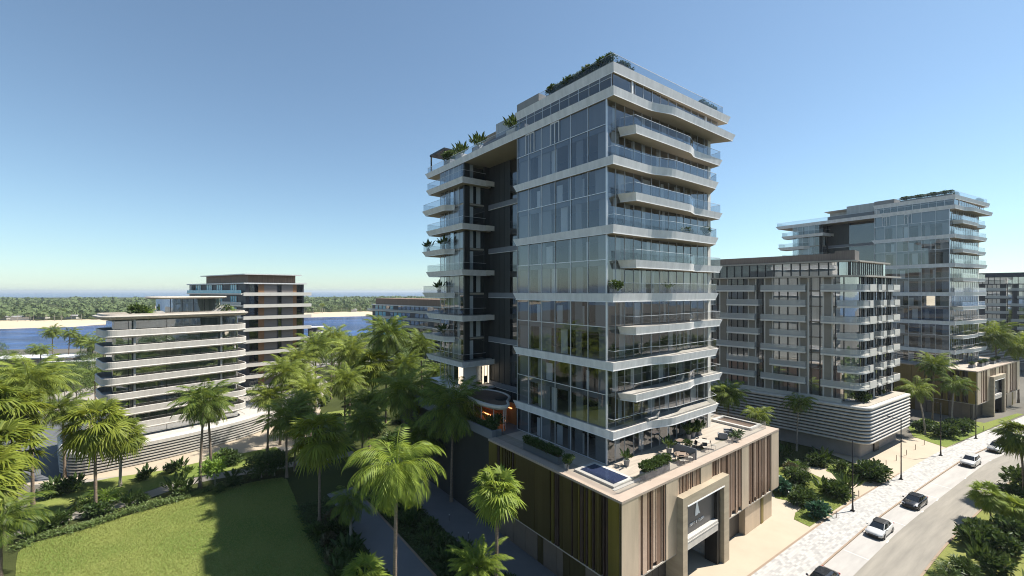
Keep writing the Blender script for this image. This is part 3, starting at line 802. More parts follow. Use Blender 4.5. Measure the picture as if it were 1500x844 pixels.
    for ch in '1101 1 10110':
        if ch != ' ':
            q.box(x, x + .05, -6.0, -5.955, 5.55, 5.8)
            if ch == '1': q.box(x + .05, x + .15, -6.0, -5.955, 5.74, 5.8)
        x += .24
    q.build('lettering', M['signlit'], po)
    return root

tower = empty('apartment_tower', (T0.x, T0.y, 0), TA, 'tallest glass tower with pale wavy balcony slabs, on a bronze podium with sail-emblem portal', 'building')
make_tower(tower, random.Random(4))
A3 = math.atan2(.493, .870)
tower2 = copy_tree(tower)
for ch in list(tower2.children):
    if ch.name.startswith('pergola'): bpy.data.objects.remove(ch)
tower2.location = (105.5, 104.5, 0); tower2.rotation_euler = (0, 0, A3)
tower2['label'] = 'more distant glass tower with wavy balcony slabs, rising behind the striped-podium block'
def tw2(x, y):
    return (105.5 + x * math.cos(A3) - y * math.sin(A3), 104.5 + x * math.sin(A3) + y * math.cos(A3))

# parts only the nearer tower shows: pools, club pavilion, lit lobby
def tpart(name, b, m, parent=tower): return b.build(name, m, parent)
b = MB(); b.box(-3.75, -.75, -4.0, 1.0, TZ - .02, TZ + .18); pool = tpart('plunge_pool', b, M['white'])
b = MB(); b.box(-3.3, -1.15, -3.6, .6, TZ + .17, TZ + .2); tpart('pool_water', b, M['poolwater'], pool)
b = MB(); b.box(-4.08, .5, -4.35, -4.02, TZ - .02, TZ + .06); tpart('pool_step', b, M['white'], pool)
b = MB()
for q in ((23.3, 23.75, -4.2, 1.1), (26.0, 26.4, -4.2, 1.1), (23.75, 26.0, -4.2, -3.8), (23.75, 26.0, .7, 1.1)): b.box(q[0], q[1], q[2], q[3], TZ - .02, TZ + .28)
basin = tpart('empty_basin', b, M['white'])
b = MB(); b.box(23.76, 25.99, -3.79, .69, TZ - .0, TZ + .1); tpart('basin_floor', b, M['soil'], basin)
b = MB(); b.box(22.6, 26.2, 2.2, 6.6, TZ - .02, TZ + .2); pool = tpart('plunge_pool', b, M['white'])
b = MB(); b.box(22.95, 25.8, 2.6, 6.2, TZ + .19, TZ + .22); tpart('pool_water', b, M['poolwater'], pool)
b = MB(); b.box(8.52, 8.6, -5.0, -2.3, TZ, TZ + 1.15); tpart('terrace_divider', b, M['blind_dark'])
b = MB(); b.wall([(-4.2, 13.8), (-4.2, -4.95), (8.4, -4.95)], 0, TZ + .02, TZ + .95); tpart('terrace_railing', b, M['rail_glass'])
b = MB(); b.wall([(8.7, -4.95), (25.7, -4.95), (25.7, 13)], 0, TZ + .02, TZ + .95); tpart('terrace_railing', b, M['rail_glass'])
# club pavilion with a wavy roof on the shaded terrace
out = []
for i in range(44):
    a = 2 * math.pi * i / 44
    r = 1 + .16 * math.sin(2 * a + .5) + .1 * math.cos(3 * a)
    out.append((-.9 + 2.6 * r * math.cos(a), 20.3 + 5.4 * r * math.sin(a)))
b = MB(); b.rings([[(x, y, 14.0) for x, y in offset_poly(out, -.25)], [(x, y, 14.25) for x, y in out], [(x, y, 14.55) for x, y in out], [(x, y, 14.62) for x, y in offset_poly(out, -.22)], [(x, y, 14.45) for x, y in offset_poly(out, -.3)]], 0, caps=(True, True))
pav = tpart('pavilion_roof', b, M['white'])
b = MB(); o2 = offset_poly(out, -.34); b.face([(x, y, 14.47) for x, y in o2]); tpart('roof_deck', b, M['soil'], pav)
b = MB(); b.rings([[(-.3 + .9 * math.cos(t * math.pi / 8), 18.0 + .9 * math.sin(t * math.pi / 8), z) for t in range(16)] for z in (14.5, 14.7)]); tpart('roof_light', b, M['blackframe'], pav)
b = MB(); b.box(.8, 1.0, 16.2, 24.6, TZ, 13.98); tpart('pavilion_wall', b, M['barwood'], pav)
b = MB(); o3 = offset_poly(out, -.5); b.prism(o3, o3, TZ - .02, TZ + .04); tpart('pavilion_floor', b, M['barwood'], pav)
b = MB()
for i in range(0, 44, 3): b.tube((o3[i][0], o3[i][1], TZ), (o3[i][0], o3[i][1], 14.0), .05, n=6)
tpart('pavilion_post', b, M['white'], pav)
b = MB(); b.box(.1, .45, 17.5, 23.2, TZ + .04, TZ + 1.05); tpart('bar_counter', b, M['barwood'], pav)
b = MB(); b.box(.06, .095, 17.6, 23.1, TZ + .3, TZ + .42); b.box(.75, .79, 17.0, 23.8, 13.2, 13.3); tpart('amber_light', b, M['litwarm'], pav)
# lit lobby under the far wing
b = MB(); b.box(-.3, 1.9, 27.6, 27.8, 14.3, 17.5); tpart('lobby_wall', b, M['creampanel'])
b = MB(); b.box(-.12, -.06, 28.3, 29.6, 14.6, 17.3); tpart('lit_window', b, M['lit'])
b = MB(); b.box(3.0, 4.5, 27.7, 27.75, 14.5, 17.3); lw = tpart('lit_window', b, M['lit'])
b = MB()
for x in (3.0, 3.42, 4.0, 4.45): b.box(x - .04, x + .06, 27.6, 27.69, 14.5, 17.3)
b.box(3.5, 3.95, 27.6, 27.69, 14.6, 15.7); tpart('window_frame', b, M['blackframe'], lw)
b = MB(); b.box(-1.3, 4.6, 26.4, 38, 13.9, 14.28); tpart('balcony', b, M['fascia'])
# small glowing cream panels in the far tower
b = MB(); b.box(.13, .19, 2.6, 4.2, 25.6, 28.0); tpart('lit_window', b, M['lit'], tower2)
b = MB(); b.box(1.1, 1.7, .3, .34, 25.6, 28.0); tpart('lit_window', b, M['lit'], tower2)
# ------------------------------------------------------------------ balconied block with the striped podium
def make_block(root, rnd):
    """local frame is the world frame shifted to the balcony corner: left face runs along uL, right face along vR"""
    uL, vR = Vector((-.687, .727)), Vector((.842, .54))
    nL, nR = Vector((-.727, -.687)), Vector((.54, -.842))
    Kg = Vector((.2, 1.68))
    LL, LR = 36.0, 17.6
    def plan(d, rad):
        """body outline grown by d beyond the glass"""
        k = d / 1.186
        c = Kg + (nL + nR) * k
        a = c + uL * (LL + d); e = c + vR * (LR + d)
        back = a + vR * (LR + 2 * d)
        return round_poly([tuple(a), tuple(c), tuple(e), tuple(back)], [0, rad, 0, 0], 8)
    def S(s, d=0.0): return Kg + nL * d + uL * s
    def RR(r, d=0.0): return Kg + nR * d + vR * r
    def bar(b, s0, s1, d0, d1, z0, z1, face='L', mi=0):
        f = S if face == 'L' else RR
        q = [f(s0, d0), f(s1, d0), f(s1, d1), f(s0, d1)]
        q = [tuple(p) for p in q]
        b.prism(q, q, z0, z1, mi)
    Z0, H = 9.3, 2.9
    # podium of eleven rounded bands
    band = MB()
    nb = 11; bh = (9.2 - 2.8) / nb
    inner = plan(2.6, 2.4); body = offset_poly(inner, -.5)
    band.prism(body, body, 2.9, 9.1)
    band.build('podium_core', M['blackframe'], root)
    for i in range(nb):
        z = 2.8 + i * bh; b = MB()
        prof = [(-.3, 0), (0, .02), (.08, bh * .18), (.1, bh * .38), (.04, bh * .58), (-.3, bh * .66)]
        if i == nb - 1: prof = [(-.3, 0), (0, .02), (.08, bh * .18), (.1, bh * .5), (.06, bh * .9), (-.5, bh * 1.05)]
        b.rings([[(x, y, z + h) for x, y in offset_poly(inner, d)] for d, h in prof])
        b.build('podium_band', M['white'], root, smooth=True)
    b = MB(); q = offset_poly(inner, -1.6); b.prism(q, q, 0, 2.78); b.build('plinth', M['greywall'], root)
    b = MB(); bar(b, 4.8, 7.0, .6, 1.25, 0.05, 2.7, 'R'); b.build('plinth_recess', M['blackframe'], root)
    b = MB(); q = offset_poly(inner, -.45); b.prism(q, q, 9.1, 9.3); b.build('podium_roof', M['paving'], root)
    b = MB(); b.wall([tuple(S(34, 2.2)), tuple(S(1.6, 2.2))], .03, 9.3, 10.1); b.build('podium_railing', M['rail_frost'], root)
    # glazed body, one ring of glass per storey
    gl = plan(0, 2.6)
    core = offset_poly(gl, -.9)
    for k in range(8):
        z0 = 9.3 if k == 0 else 11.7 + (k - 1) * H + .22
        z1 = 11.7 + k * H
        if k == 7: z1 = 31.7
        b = MB(); b.rings([[(x, y, z) for x, y in gl] for z in (z0, z1)], caps=(False, False))
        wr = b.build('window_wall', M['glass_block'], root)
        for _ in range(4):
            s = rnd.uniform(2, 30); cb = MB(); bar(cb, s, s + rnd.choice((.6, .9, 1.3)), -.45, -.4, z0, z1 - .1); cb.build('curtain', M['curtain'], wr)
        b = MB(); q = offset_poly(gl, .05); b.prism(q, q, z1, z1 + .22); b.build('floor_slab', M['taupe'], root)
    b = MB(); b.prism(core, core, 9.3, 31.6); b.build('core_wall', M['fascia'], root)  # pale core close behind the glass stands in for whitish reflections
    # pilasters, light frames and dark mullions
    pil = [(3.46, 4.5), (7.17, 8.27), (13.2, 14.26), (16.27, 17.3), (21.75, 23.0), (25.8, 27.0), (31, 32.2)]
    for a, c in pil:
        b = MB(); bar(b, a, c, .06, .34, 9.3, 31.7); b.build('pilaster', M['taupe'], root)
        b = MB(); bar(b, a - .28, a - .02, .07, .22, 9.3, 31.7); bar(b, c + .02, c + .28, .07, .22, 9.3, 31.7); b.build('pilaster_trim', M['lightframe'], root)
    b = MB()
    for s in (1.6, 2.9, 5.2, 6.6, 8.8, 10.4, 11.9, 14.8, 15.7, 18.4, 19.6, 20.8, 23.6, 24.8, 28, 29.5):
        bar(b, s - .08, s + .08, .06, .2, 9.3, 31.7)
    b.build('mullion_frame', M['blackframe'], root)
    b = MB(); r = 2.2
    while r < LR:
        bar(b, r - .1, r + .1, .06, .24, 9.3, 31.7, 'R', 0); r += rnd.choice((.75, 1.1, 1.5))
    b.build('mullion_frame', M['blackframe'], root)
    b = MB()
    for r, wd in ((3.6, .5), (7.3, .7), (11.3, .6), (16.4, .5)): bar(b, r, r + wd, .07, .3, 9.3, 31.7, 'R')
    b.build('pilaster', M['blind'], root)
    # staggered balconies
    rows = {0: dict(c=(4.9, 5.6), L=[(7.3, 14.9), (16.0, 23.6), (25, 31)], R=[(6.6, 10.0), (11.2, 17.4)]),
            1: dict(c=(2.4, 4.1), L=[(7.3, 13.3), (15.3, 21.4), (24, 30)], R=[(7.6, 10.4), (12.4, 17.4)])}
    def rounded_corner(s, r, d):
        c = Kg + (nL + nR) * (d / 1.186)
        q = round_poly([tuple(S(s, d)), tuple(c), tuple(RR(r, d))], [0, 2.6, 0], 8)
        return q[:1] + q[1:]
    for k in range(7):
        z = 11.7 + k * H; rw = rows[k % 2]
        s, r = rw['c']
        o, i = rounded_corner(s, r, 1.3), rounded_corner(s, r, .06)
        b = MB(); b.prism(o + i[::-1], o + i[::-1], z - .05, z + .25, 0, 1, 2)
        bo = b.build('balcony', [M['lightframe'], M['deckstone'], M['taupe']], root)
        op = rounded_corner(s, r, 1.24)
        railing([tuple(S(s, .1))] + op + [tuple(RR(r, .1))], z + .25, bo, 1.0, .03, 'rail_frost')
        b = MB(); bar(b, 2.6, r, 1.25, 1.33, z - .02, z + 1.3, 'R'); b.build('balcony_panel', M['creampanel'], bo)
        for a, c in rw['L']:
            b = MB(); bar(b, a, c, .06, 1.3, z - .05, z + .25); bo = b.build('balcony', M['lightframe'], root)
            railing([tuple(S(c, .1)), tuple(S(c, 1.24)), tuple(S(a, 1.24)), tuple(S(a, .1))], z + .25, bo, 1.0, .03, 'rail_frost')
            if k % 2 == 0:
                b = MB(); bar(b, a + .05, a + 1.2, 1.05, 1.15, z + .25, z + 1.05); b.build('balcony_panel', M['creampanel'], bo)
        for a, c in rw['R']:
            b = MB(); bar(b, a, c, .06, 1.35, z - .05, z + .25, 'R'); bo = b.build('balcony', M['lightframe'], root)
            railing([tuple(RR(a, .1)), tuple(RR(a, 1.28)), tuple(RR(a + (c - a) * .45, 1.28))], z + .25, bo, 1.0, .03, 'rail_frost')
            b = MB(); bar(b, a + (c - a) * .45, c, 1.25, 1.35, z - .02, z + 1.3, 'R'); bar(b, c - .08, c, .3, 1.25, z - .02, z + 1.3, 'R'); b.build('balcony_panel', M['creampanel'], bo)
    # roof slab, glazed top storey, timber plant screen
    q = plan(1.4, 3.4); b = MB(); b.prism(q, q, 31.7, 32.0); b.build('roof_slab', M['cream'], root)
    q = plan(-1.0, 2.2); b = MB(); b.rings([[(x, y, z) for x, y in q] for z in (32.0, 34.5)], caps=(False, False)); ph = b.build('penthouse_glass', M['glass_block'], root)
    q2 = offset_poly(q, -1.1); b = MB(); b.prism(q2, q2, 32.0, 34.5); b.build('penthouse_core', M['fascia'], root)  # same pale stand-in for reflections as the core below
    b = MB(); s = -.5
    while s < LL - 1: bar(b, s, s + .18, -.94, -.8, 32, 34.5); s += 1.5
    r = .4
    while r < LR - 1.2: bar(b, r, r + .24, -.94, -.8, 32, 34.5, 'R'); r += .95
    b.build('mullion_frame', M['blackframe'], ph)
    q = plan(-.2, 2.8); b = MB(); b.prism(q, q, 34.5, 34.78); b.build('penthouse_roof', M['cream'], root)
    b = MB(); bar(b, 3.5, LL - 2, -4.2, -3.6, 34.78, 36.3); bar(b, .5, 3.5, -7.6, -3.0, 34.78, 36.7); bar(b, 3.6, LL - 2, -9.5, -4.2, 34.78, 36.0); b.build('plant_screen', M['screen'], root)
    return root

block = empty('apartment_block', (60.8, 75.3, 0), 0, 'mid-rise block with staggered glass balconies above a white horizontally striped rounded podium', 'building')
make_block(block, random.Random(9))
block2 = copy_tree(block)
A4 = R(-4)
block2.location = (197, 150, 0); block2.rotation_euler = (0, 0, A4)
for ch in block2.children_recursive:
    if ch.type == 'MESH':
        for sl_ in ch.material_slots:
            k = sl_.material
            n_ = {M['taupe']: 'navy', M['lightframe']: 'navy', M['cream']: 'navy', M['screen']: 'navy', M['blind']: 'navy', M['creampanel']: 'greywall'}.get(k)
            if n_: sl_.link = 'OBJECT'; sl_.material = M[n_]
block2['label'] = 'distant dark gridded apartment block cut by the right edge of the picture'

# ------------------------------------------------------------------ white rounded villa block on the left
def make_villas(root):
    X1, Y1 = 21.6, 9.6
    outer = round_poly([(-.6, 0), (X1, 0), (X1, Y1), (-.6, Y1)], [1.8, 2.6, 3.0, 2.0], 10)
    glz = offset_poly(outer, -1.35)
    core = offset_poly(outer, -1.62)
    Hh = 2.72
    tops = [25.2 - Hh * k for k in range(9)]
    b = MB(); b.prism(core, core, 2.5, 24.0); b.build('core_wall', M['glass_backing'], root)
    for k, z in enumerate(tops):
        b = MB(); d = .0 if k % 2 else .12
        prof = [(-1.3, -1.3), (-.5, -1.45), (-.08, -1.33), (.04, -1.15), (-.04, -1.0), (-.02, -.05), (-.1, 0), (-.22, 0), (-.24, -.85), (-1.6, -.86)]
        if k == 0: prof = [(-1.3, -1.05), (-.3, -1.0), (.25, -.62), (.35, -.45), (.3, -.35), (-.25, -.28), (-.3, .0), (-.45, 0), (-.46, -.4), (-4, -.42)]
        b.rings([[(x, y, z + h) for x, y in offset_poly(outer, dd + d)] for dd, h in prof])
        b.build('roof_slab' if k == 0 else 'balcony', M['white'] if k else M['cream'], root, smooth=False)
        if k:
            b = MB(); b.rings([[(x, y, zz) for x, y in glz] for zz in (z - .85, z + Hh - 1.3)], caps=(False, False))
            g = b.build('window_wall', M['glass_green'], root)
            f = MB(); n = len(glz)
            for (x, y) in ((2.8, 1.33), (8.2, 1.33), (13.5, 1.33), (17.4, 1.33)): f.box(x, x + .07, y - .04, y, z - .85, z + Hh - 1.32)
            f.build('mullion_frame', M['blackframe'], g)
    for x in (3.4, 16.6):
        b = MB(); b.box(x, x + .3, .5, .8, 2.6, 24.2); b.build('column', M['white'], root)
    # roof pavilion
    q = round_poly([(7, 2.6), (17.5, 2.6), (17.5, 7.4), (7, 7.4)], 1.2, 6)
    b = MB(); b.rings([[(x, y, z) for x, y in q] for z in (24.8, 27.7)], caps=(False, False)); g = b.build('pavilion_glass', M['glass_green'], root)
    f = MB()
    for x in (9, 10.8, 12.6, 14.4, 16.2): f.box(x, x + .08, 2.5, 2.58, 24.8, 27.7)
    f.build('mullion_frame', M['blackframe'], g)
    q2 = offset_poly(q, -.7); b = MB(); b.prism(q2, q2, 24.8, 27.6); b.build('pavilion_core', M['glass_backing'], root)
    q3 = offset_poly(q, 1.1); b = MB(); b.prism(offset_poly(q3, -.5), q3, 27.7, 27.95); b.prism(q3, offset_poly(q3, -.2), 27.95, 28.15); b.build('pavilion_roof', M['cream'], root)
    b = MB(); b.prism([(5.4, 1.8), (8.5, 1.8), (8.5, 2.2), (5.4, 2.2)], [(6.2, 1.8), (7.7, 1.8), (7.7, 2.2), (6.2, 2.2)], 24.85, 25.5); b.prism([(15.5, 1.8), (19, 1.8), (19, 2.4), (15.5, 2.4)], [(17.2, 1.8), (18.6, 1.8), (18.6, 2.4), (17.2, 2.4)], 24.85, 26.2); b.build('roof_skylight', M['white'], root)
    # louvred podium, slightly bowed toward the garden
    low = spline([(-5.6, 1.2), (-4.0, -3.2), (2, -4.4), (9, -4.6), (16, -3.9), (22, -2.2), (28.5, 1.6), (32, 4.4)], 1.2)
    back = [(31, 12), (-5, 12)]
    poly = low + back
    b = MB(); q = offset_poly(poly, -.42); b.prism(q, q, .05, 3.0); b.build('podium_core', M['blackframe'], root)
    for i in range(6):
        z = .12 + i * .47; b = MB()
        b.rings([[(x, y, z + h) for x, y in offset_poly(poly, d)] for d, h in ((-.4, 0), (-.02, .02), (.0, .24), (-.4, .27))]); b.build('podium_louvre', M['white'], root)
    b = MB(); b.rings([[(x, y, h) for x, y in offset_poly(poly, d)] for d, h in ((-.5, 2.95), (.03, 2.97), (.0, 3.55), (-.3, 3.9), (-.5, 3.9), (-.6, 3.4))]); b.build('podium_parapet', M['white'], root)
    return root
VA = math.atan2(.773, .634)
villas = empty('villa_block', (-68.1, 73.0, 0), VA, 'white rounded block with curving balcony bands, on a low louvred podium by the lawn', 'building')
make_villas(villas)
def vl(x, y): return (-68.1 + x * math.cos(VA) - y * math.sin(VA), 73.0 + x * math.sin(VA) + y * math.cos(VA))

# ------------------------------------------------------------------ dark block behind it
def make_dark(root):
    A = Vector((0, 0)); d = Vector((.773, .634)); l = Vector((-.817, .576)); nf = Vector((.634, -.773)); nl = Vector((-.576, -.817))
    Bp = A + d * 15.8; Lp = A + l * 41
    back = [tuple(Bp + Vector((-.634, .773)) * 16), tuple(Lp + Vector((.3, .95)) * 12)]
    poly = [tuple(Lp), tuple(A), tuple(Bp)] + back
    b = MB(); q = offset_poly(poly, -.35); b.prism(q, q, 0, 31.2); b.build('wall', M['navy'], root)
    def bar(b, o, ax, nn, s0, s1, d0, d1, z0, z1, mi=0):
        q = [tuple(o + ax * s0 + nn * d0), tuple(o + ax * s0 + nn * d1), tuple(o + ax * s1 + nn * d1), tuple(o + ax * s1 + nn * d0)]
        b.prism(q, q, z0, z1, mi)
    lv = [28.8 - 3.3 * k for k in range(9)]
    for k, z in enumerate(lv):
        b = MB(); bar(b, A, d, nf, -.4, 17.2, -.4, 1.3, z - .95, z - .15); bar(b, A, d, nf, -.4, 17.2, 1.12, 1.3, z - .15, z)
        bar(b, A, l, nl, .0, 39, -.3, .9, z - .6, z - .25)
        o = b.build('balcony', M['creampanel'], root)
        b = MB(); bar(b, A, l, nl, .2, 39, .82, .88, z - .25, z + .65); b.build('railing', M['rail_frost'] if k else M['poolcyan'], o)
        z1 = z + 2.35
        for a, c, mm in ((1.2, 3.4, 'w'), (3.4, 4.9, 'o'), (4.9, 8.1, 's'), (8.5, 9.3, 'w'), (9.4, 12.4, 's'), (12.4, 13.4, 'o'), (13.5, 15.0, 'w')):
            p = MB()
            if mm == 'w':
                bar(p, A, d, nf, a, c, -.33, -.3, z - .15, z1); p.build('window', M['glass'], root)
            else:
                bar(p, A, d, nf, a, c, -.33, -.25, z - .15, z1); p.build('orange_panel' if mm == 'o' else 'shutter', M['orange' if mm == 'o' else 'shutter'], root)
        if k < 3:
            for a in (5.5, 15.0, 22.5, 31.0):
                p = MB(); bar(p, A, l, nl, a, a + 4.2, -.33, -.28, z - .1, z1 - .1); wn = p.build('window', M['poolcyan'], root)
                p = MB()
                for t in (0, 1.35, 2.75, 4.13): bar(p, A, l, nl, a + t, a + t + .07, -.27, -.2, z - .1, z1 - .1)
                p.build('window_frame', M['white'], wn)
    b = MB(); q = offset_poly(poly, .3); b.prism(q, q, 31.2, 31.55); b.build('roof_slab', M['fascia'], root)
    q = [tuple(A + l * 29 + d * 1), tuple(A + l * .5 + d * 1.0 ), tuple(A + d * 13.2 + Vector((-.634, .773)) * .8), tuple(A + d * 12 + Vector((-.634, .773)) * 11), tuple(A + l * 28 + Vector((.3, .95)) * 10)]
    b = MB(); b.prism(q, q, 31.55, 33.8); b.build('timber_storey', M['wood'], root)
    q = offset_poly(q, 1.3); b = MB(); b.prism(q, q, 33.8, 34.05); b.build('roof_canopy', M['fascia'], root)
dark = empty('dark_apartment_block', (-74.7, 121, 0), 0, 'dark block with cream balcony bands and timber-clad top, behind the white rounded one', 'building')
make_dark(dark)

# ------------------------------------------------------------------ low far block by the water, timber roof storey
def make_far(root):
    dd = Vector((.72, -.69)); nn = Vector((-.69, -.72))
    LN = 60
    def bar(b, s0, s1, d0, d1, z0, z1, mi=0):
        q = [tuple(dd * s0 + nn * d0), tuple(dd * s0 + nn * d1), tuple(dd * s1 + nn * d1), tuple(dd * s1 + nn * d0)]
        b.prism(q[::-1], q[::-1], z0, z1, mi)
    b = MB(); bar(b, 0, LN, -16, 0, 0, 22.6); b.build('wall', M['navy'], root)
    for k in range(6):
        z = 20.2 - 3.15 * k
        path = []
        for i in range(61):
            s = -3 + (LN + 3) * i / 60
            path.append(tuple(dd * s + nn * (1.1 + .55 * math.sin(s * .33 + k * 1.7) + (.5 if s < 2 else 0))))
        inner = [tuple(dd * -3 + nn * -1.0), tuple(dd * LN + nn * -.02)]
        b = MB(); b.prism(path + inner[::-1], path + inner[::-1], z - .35, z); bo = b.build('balcony', M['white'], root)
        b = MB(); b.wall(path, .08, z, z + .75); b.build('railing', M['rail_frost'], bo)
        s = 3.0
        rr = random.Random(k + 3)
        while s < LN - 4:
            if rr.random() < .9:
                c = MB(); bar(c, s, s + 2.6, .02, .06, z + .1, z + 2.5); c.build('window', M['poolcyan' if s < 26 and rr.random() < .7 else 'glass'], root)
            s += 3.4
    b = MB(); bar(b, 4, LN, -15, .4, 23.0, 25.8); b.build('timber_storey', M['wood'], root)
    b = MB(); bar(b, 1, LN + 1, -16, 1.2, 22.6, 23.0); b.build('roof_slab', M['fascia'], root)
far = empty('far_apartment_block', (-68, 211, 0), 0, 'low dark block with wavy white balconies and timber top, by the channel beyond the palms', 'building')
make_far(far)

# small pavilions and sheds on the near shore
def pavilion(px, py, w_, d_, h_, wallm, rot, label, group=None):
    x, y = gp(px, py)
    r = empty('shore_pavilion', (x, y, 0), rot, label, 'pavilion', group)
    b = MB(); b.box(-w_ / 2, w_ / 2, -d_ / 2, d_ / 2, 0, h_); b.build('wall', M[wallm], r)
    b = MB(); b.box(-w_ / 2 - .8, w_ / 2 + .8, -d_ / 2 - .8, d_ / 2 + .8, h_, h_ + .35); b.build('roof', M['fascia'], r)
    n = max(2, int(w_ / 3))
    for i in range(n):
        b = MB(); b.box(-w_ / 2 + (i + .2) * w_ / n, -w_ / 2 + (i + .8) * w_ / n, -d_ / 2 - .06, -d_ / 2 - .01, .4, h_ - .5); b.build('window', M['glass'], r)
pavilion(58, 541, 26, 9, 4.6, 'coping', R(14), 'long low pinkish pavilion at the water edge, beyond the leftmost palms')
pavilion(462, 503, 7, 7, 9, 'navy', R(20), 'small dark boxy building at the shore beside the dark cream-banded block')
pavilion(474, 505, 6, 6, 6.5, 'cream', R(20), 'small pale boxy building at the shore beside the dark shore box')
pavilion(112, 541, 14, 7, 3.2, 'white', R(10), 'low white pavilion with flat roof between trees near the channel')
# ------------------------------------------------------------------ vegetation
def quads_mesh(name, V, F, m, smooth=False):
    me = bpy.data.meshes.new(name)
    me.from_pydata([tuple(v) for v in V], [], F)
    me.materials.append(m); me.update()
    return me

def feather_crown(seed, nf=34, L=3.6, droop=1.5, w=.11, leafl=.75, m='frond_date', up=80, low=-38):
    rnd = random.Random(seed); V, F = [], []
    for i in range(nf):
        az = i * 2.39996 + rnd.uniform(-.2, .2); t = (i + .5) / nf
        el = R(up + (low - up) * t ** .85 + rnd.uniform(-7, 7)); ln = L * rnd.uniform(.85, 1.1) * (.72 + .28 * math.sin(math.pi * min(1, t + .25)))
        ca, sa = math.cos(az), math.sin(az); side = Vector((-sa, ca, 0))
        p = Vector((ca * .12, sa * .12, rnd.uniform(0, .25))); n = 30; ds = ln / n
        tw_ = rnd.uniform(-.5, .5)
        for k in range(n + 1):
            u = k / n
            e = el - droop * u ** 1.6 * (1.0 - .25 * t)
            d = Vector((ca * math.cos(e), sa * math.cos(e), math.sin(e))); up_ = side.cross(d)
            if k < n:
                q = p + d * ds; r = .035 * (1 - u) + .01
                b = len(V); V += [p - side * r, p + side * r, q + side * r, q - side * r]; F.append((b, b + 1, b + 2, b + 3))
            if u > .12:
                ll = leafl * (.35 + .65 * math.sin(math.pi * min(1, .18 + u * .86)) ** .7) * rnd.uniform(.85, 1.12)
                for sg in (-1, 1):
                    lift = .30 + .25 * math.sin(tw_ + k)
                    ld = (side * sg * (.86 - .35 * u) + d * (.42 + .5 * u) + up_ * lift * (1 - u) - Vector((0, 0, .25))).normalized()
                    wv = d * (w * .5)
                    tip = p + ld * ll - Vector((0, 0, .16 * ll)); md = p + ld * ll * .5
                    b = len(V); V += [p - wv * .5, md - wv + up_ * .02, tip, md + wv + up_ * .02]; F.append((b, b + 1, b + 2, b + 3))
            p = p + d * ds
    return quads_mesh('feather_crown', V, F, M[m])

def fan_crown(seed, nf=46, pet=1.25, R_=1.15, m='frond', low=-62, nseg=20, up=82):
    rnd = random.Random(seed); V, F = [], []
    for i in range(nf):
        az = i * 2.39996 + rnd.uniform(-.25, .25); t = (i + .5) / nf
        el = R(up + (low - up) * t ** .9 + rnd.uniform(-8, 8)); pl_ = pet * rnd.uniform(.8, 1.15) * (.75 + .25 * t)
        ca, sa = math.cos(az), math.sin(az); side = Vector((-sa, ca, 0))
        p = Vector((ca * .1, sa * .1, rnd.uniform(-.1, .3))); n = 5
        for k in range(n):
            e = el - .5 * (k / n) ** 1.5
            d = Vector((ca * math.cos(e), sa * math.cos(e), math.sin(e))); q = p + d * pl_ / n
            b = len(V); V += [p - side * .03, p + side * .03, q + side * .022, q - side * .022]; F.append((b, b + 1, b + 2, b + 3)); p = q
        e2 = el - rnd.uniform(.0, .45)
        ax = Vector((ca * math.cos(e2), sa * math.cos(e2), math.sin(e2)))
        rr = R_ * rnd.uniform(.85, 1.15)
        nn = side.cross(ax)
        roll = rnd.uniform(-.5, .5); side2 = (side * math.cos(roll) + nn * math.sin(roll)).normalized(); nn = side2.cross(ax)
        for k in range(nseg):
            a = (k / (nseg - 1) - .5) * R(215)
            sd = (ax * math.cos(a) + side2 * math.sin(a) + nn * (.22 * math.cos(a * .8) + (.12 if k % 2 else -.05))).normalized()
            perp = (side2 * math.cos(a) - ax * math.sin(a)).normalized()
            l = rr * (1.0 - .25 * abs(a) / 2) * rnd.uniform(.82, 1.12); wd = l * .055
            mid = p + sd * l * .5; tip = p + sd * l - Vector((0, 0, l * rnd.uniform(.1, .42)))
            b = len(V); V += [p, mid - perp * wd, tip, mid + perp * wd]; F.append((b, b + 1, b + 2, b + 3))
    return quads_mesh('fan_crown', V, F, M[m])

def dead_skirt(seed, n=12):
    rnd = random.Random(seed); V, F = [], []
    for i in range(n):
        az = rnd.uniform(0, 6.28); ca, sa = math.cos(az), math.sin(az); side = Vector((-sa, ca, 0))
        p = Vector((ca * .2, sa * .2, -.25)); l = rnd.uniform(.9, 1.7)
        for k in range(7):
            d = Vector((ca * .35, sa * .35, -1)).normalized() + side * (k - 3) * .09
            b = len(V); q = p + d * l; V += [p, p + d * l * .5 + side * .05, q, p + d * l * .5 - side * .05]; F.append((b, b + 1, b + 2, b + 3))
    return quads_mesh('dead_skirt', V, F, M['frond_dead'])

CR = {'date': [feather_crown(s, 46, 3.5, 1.4, .095, .95, up=86, low=-44) for s in (1, 2, 3)],
      'coco': [feather_crown(s, 30, 3.4, 1.7, .1, .95, up=72, low=-30) for s in (11, 12)],
      'fan': [fan_crown(s, 48, 1.5, 1.4, low=-52, nseg=28) for s in (21, 22, 23)],
      'lime': [fan_crown(s, 46, 1.4, 1.3, 'frond_lime', low=-58, nseg=28) for s in (31, 32)],
      'arch': [feather_crown(51, 48, 3.9, 2.2, .095, .95, 'frond_lime', 80, -48)],
      'cycad': [feather_crown(41, 30, 2.6, 1.2, .085, .5, 'frond_lime', 70, 5)]}
SKIRT = [dead_skirt(s) for s in (5, 6)]

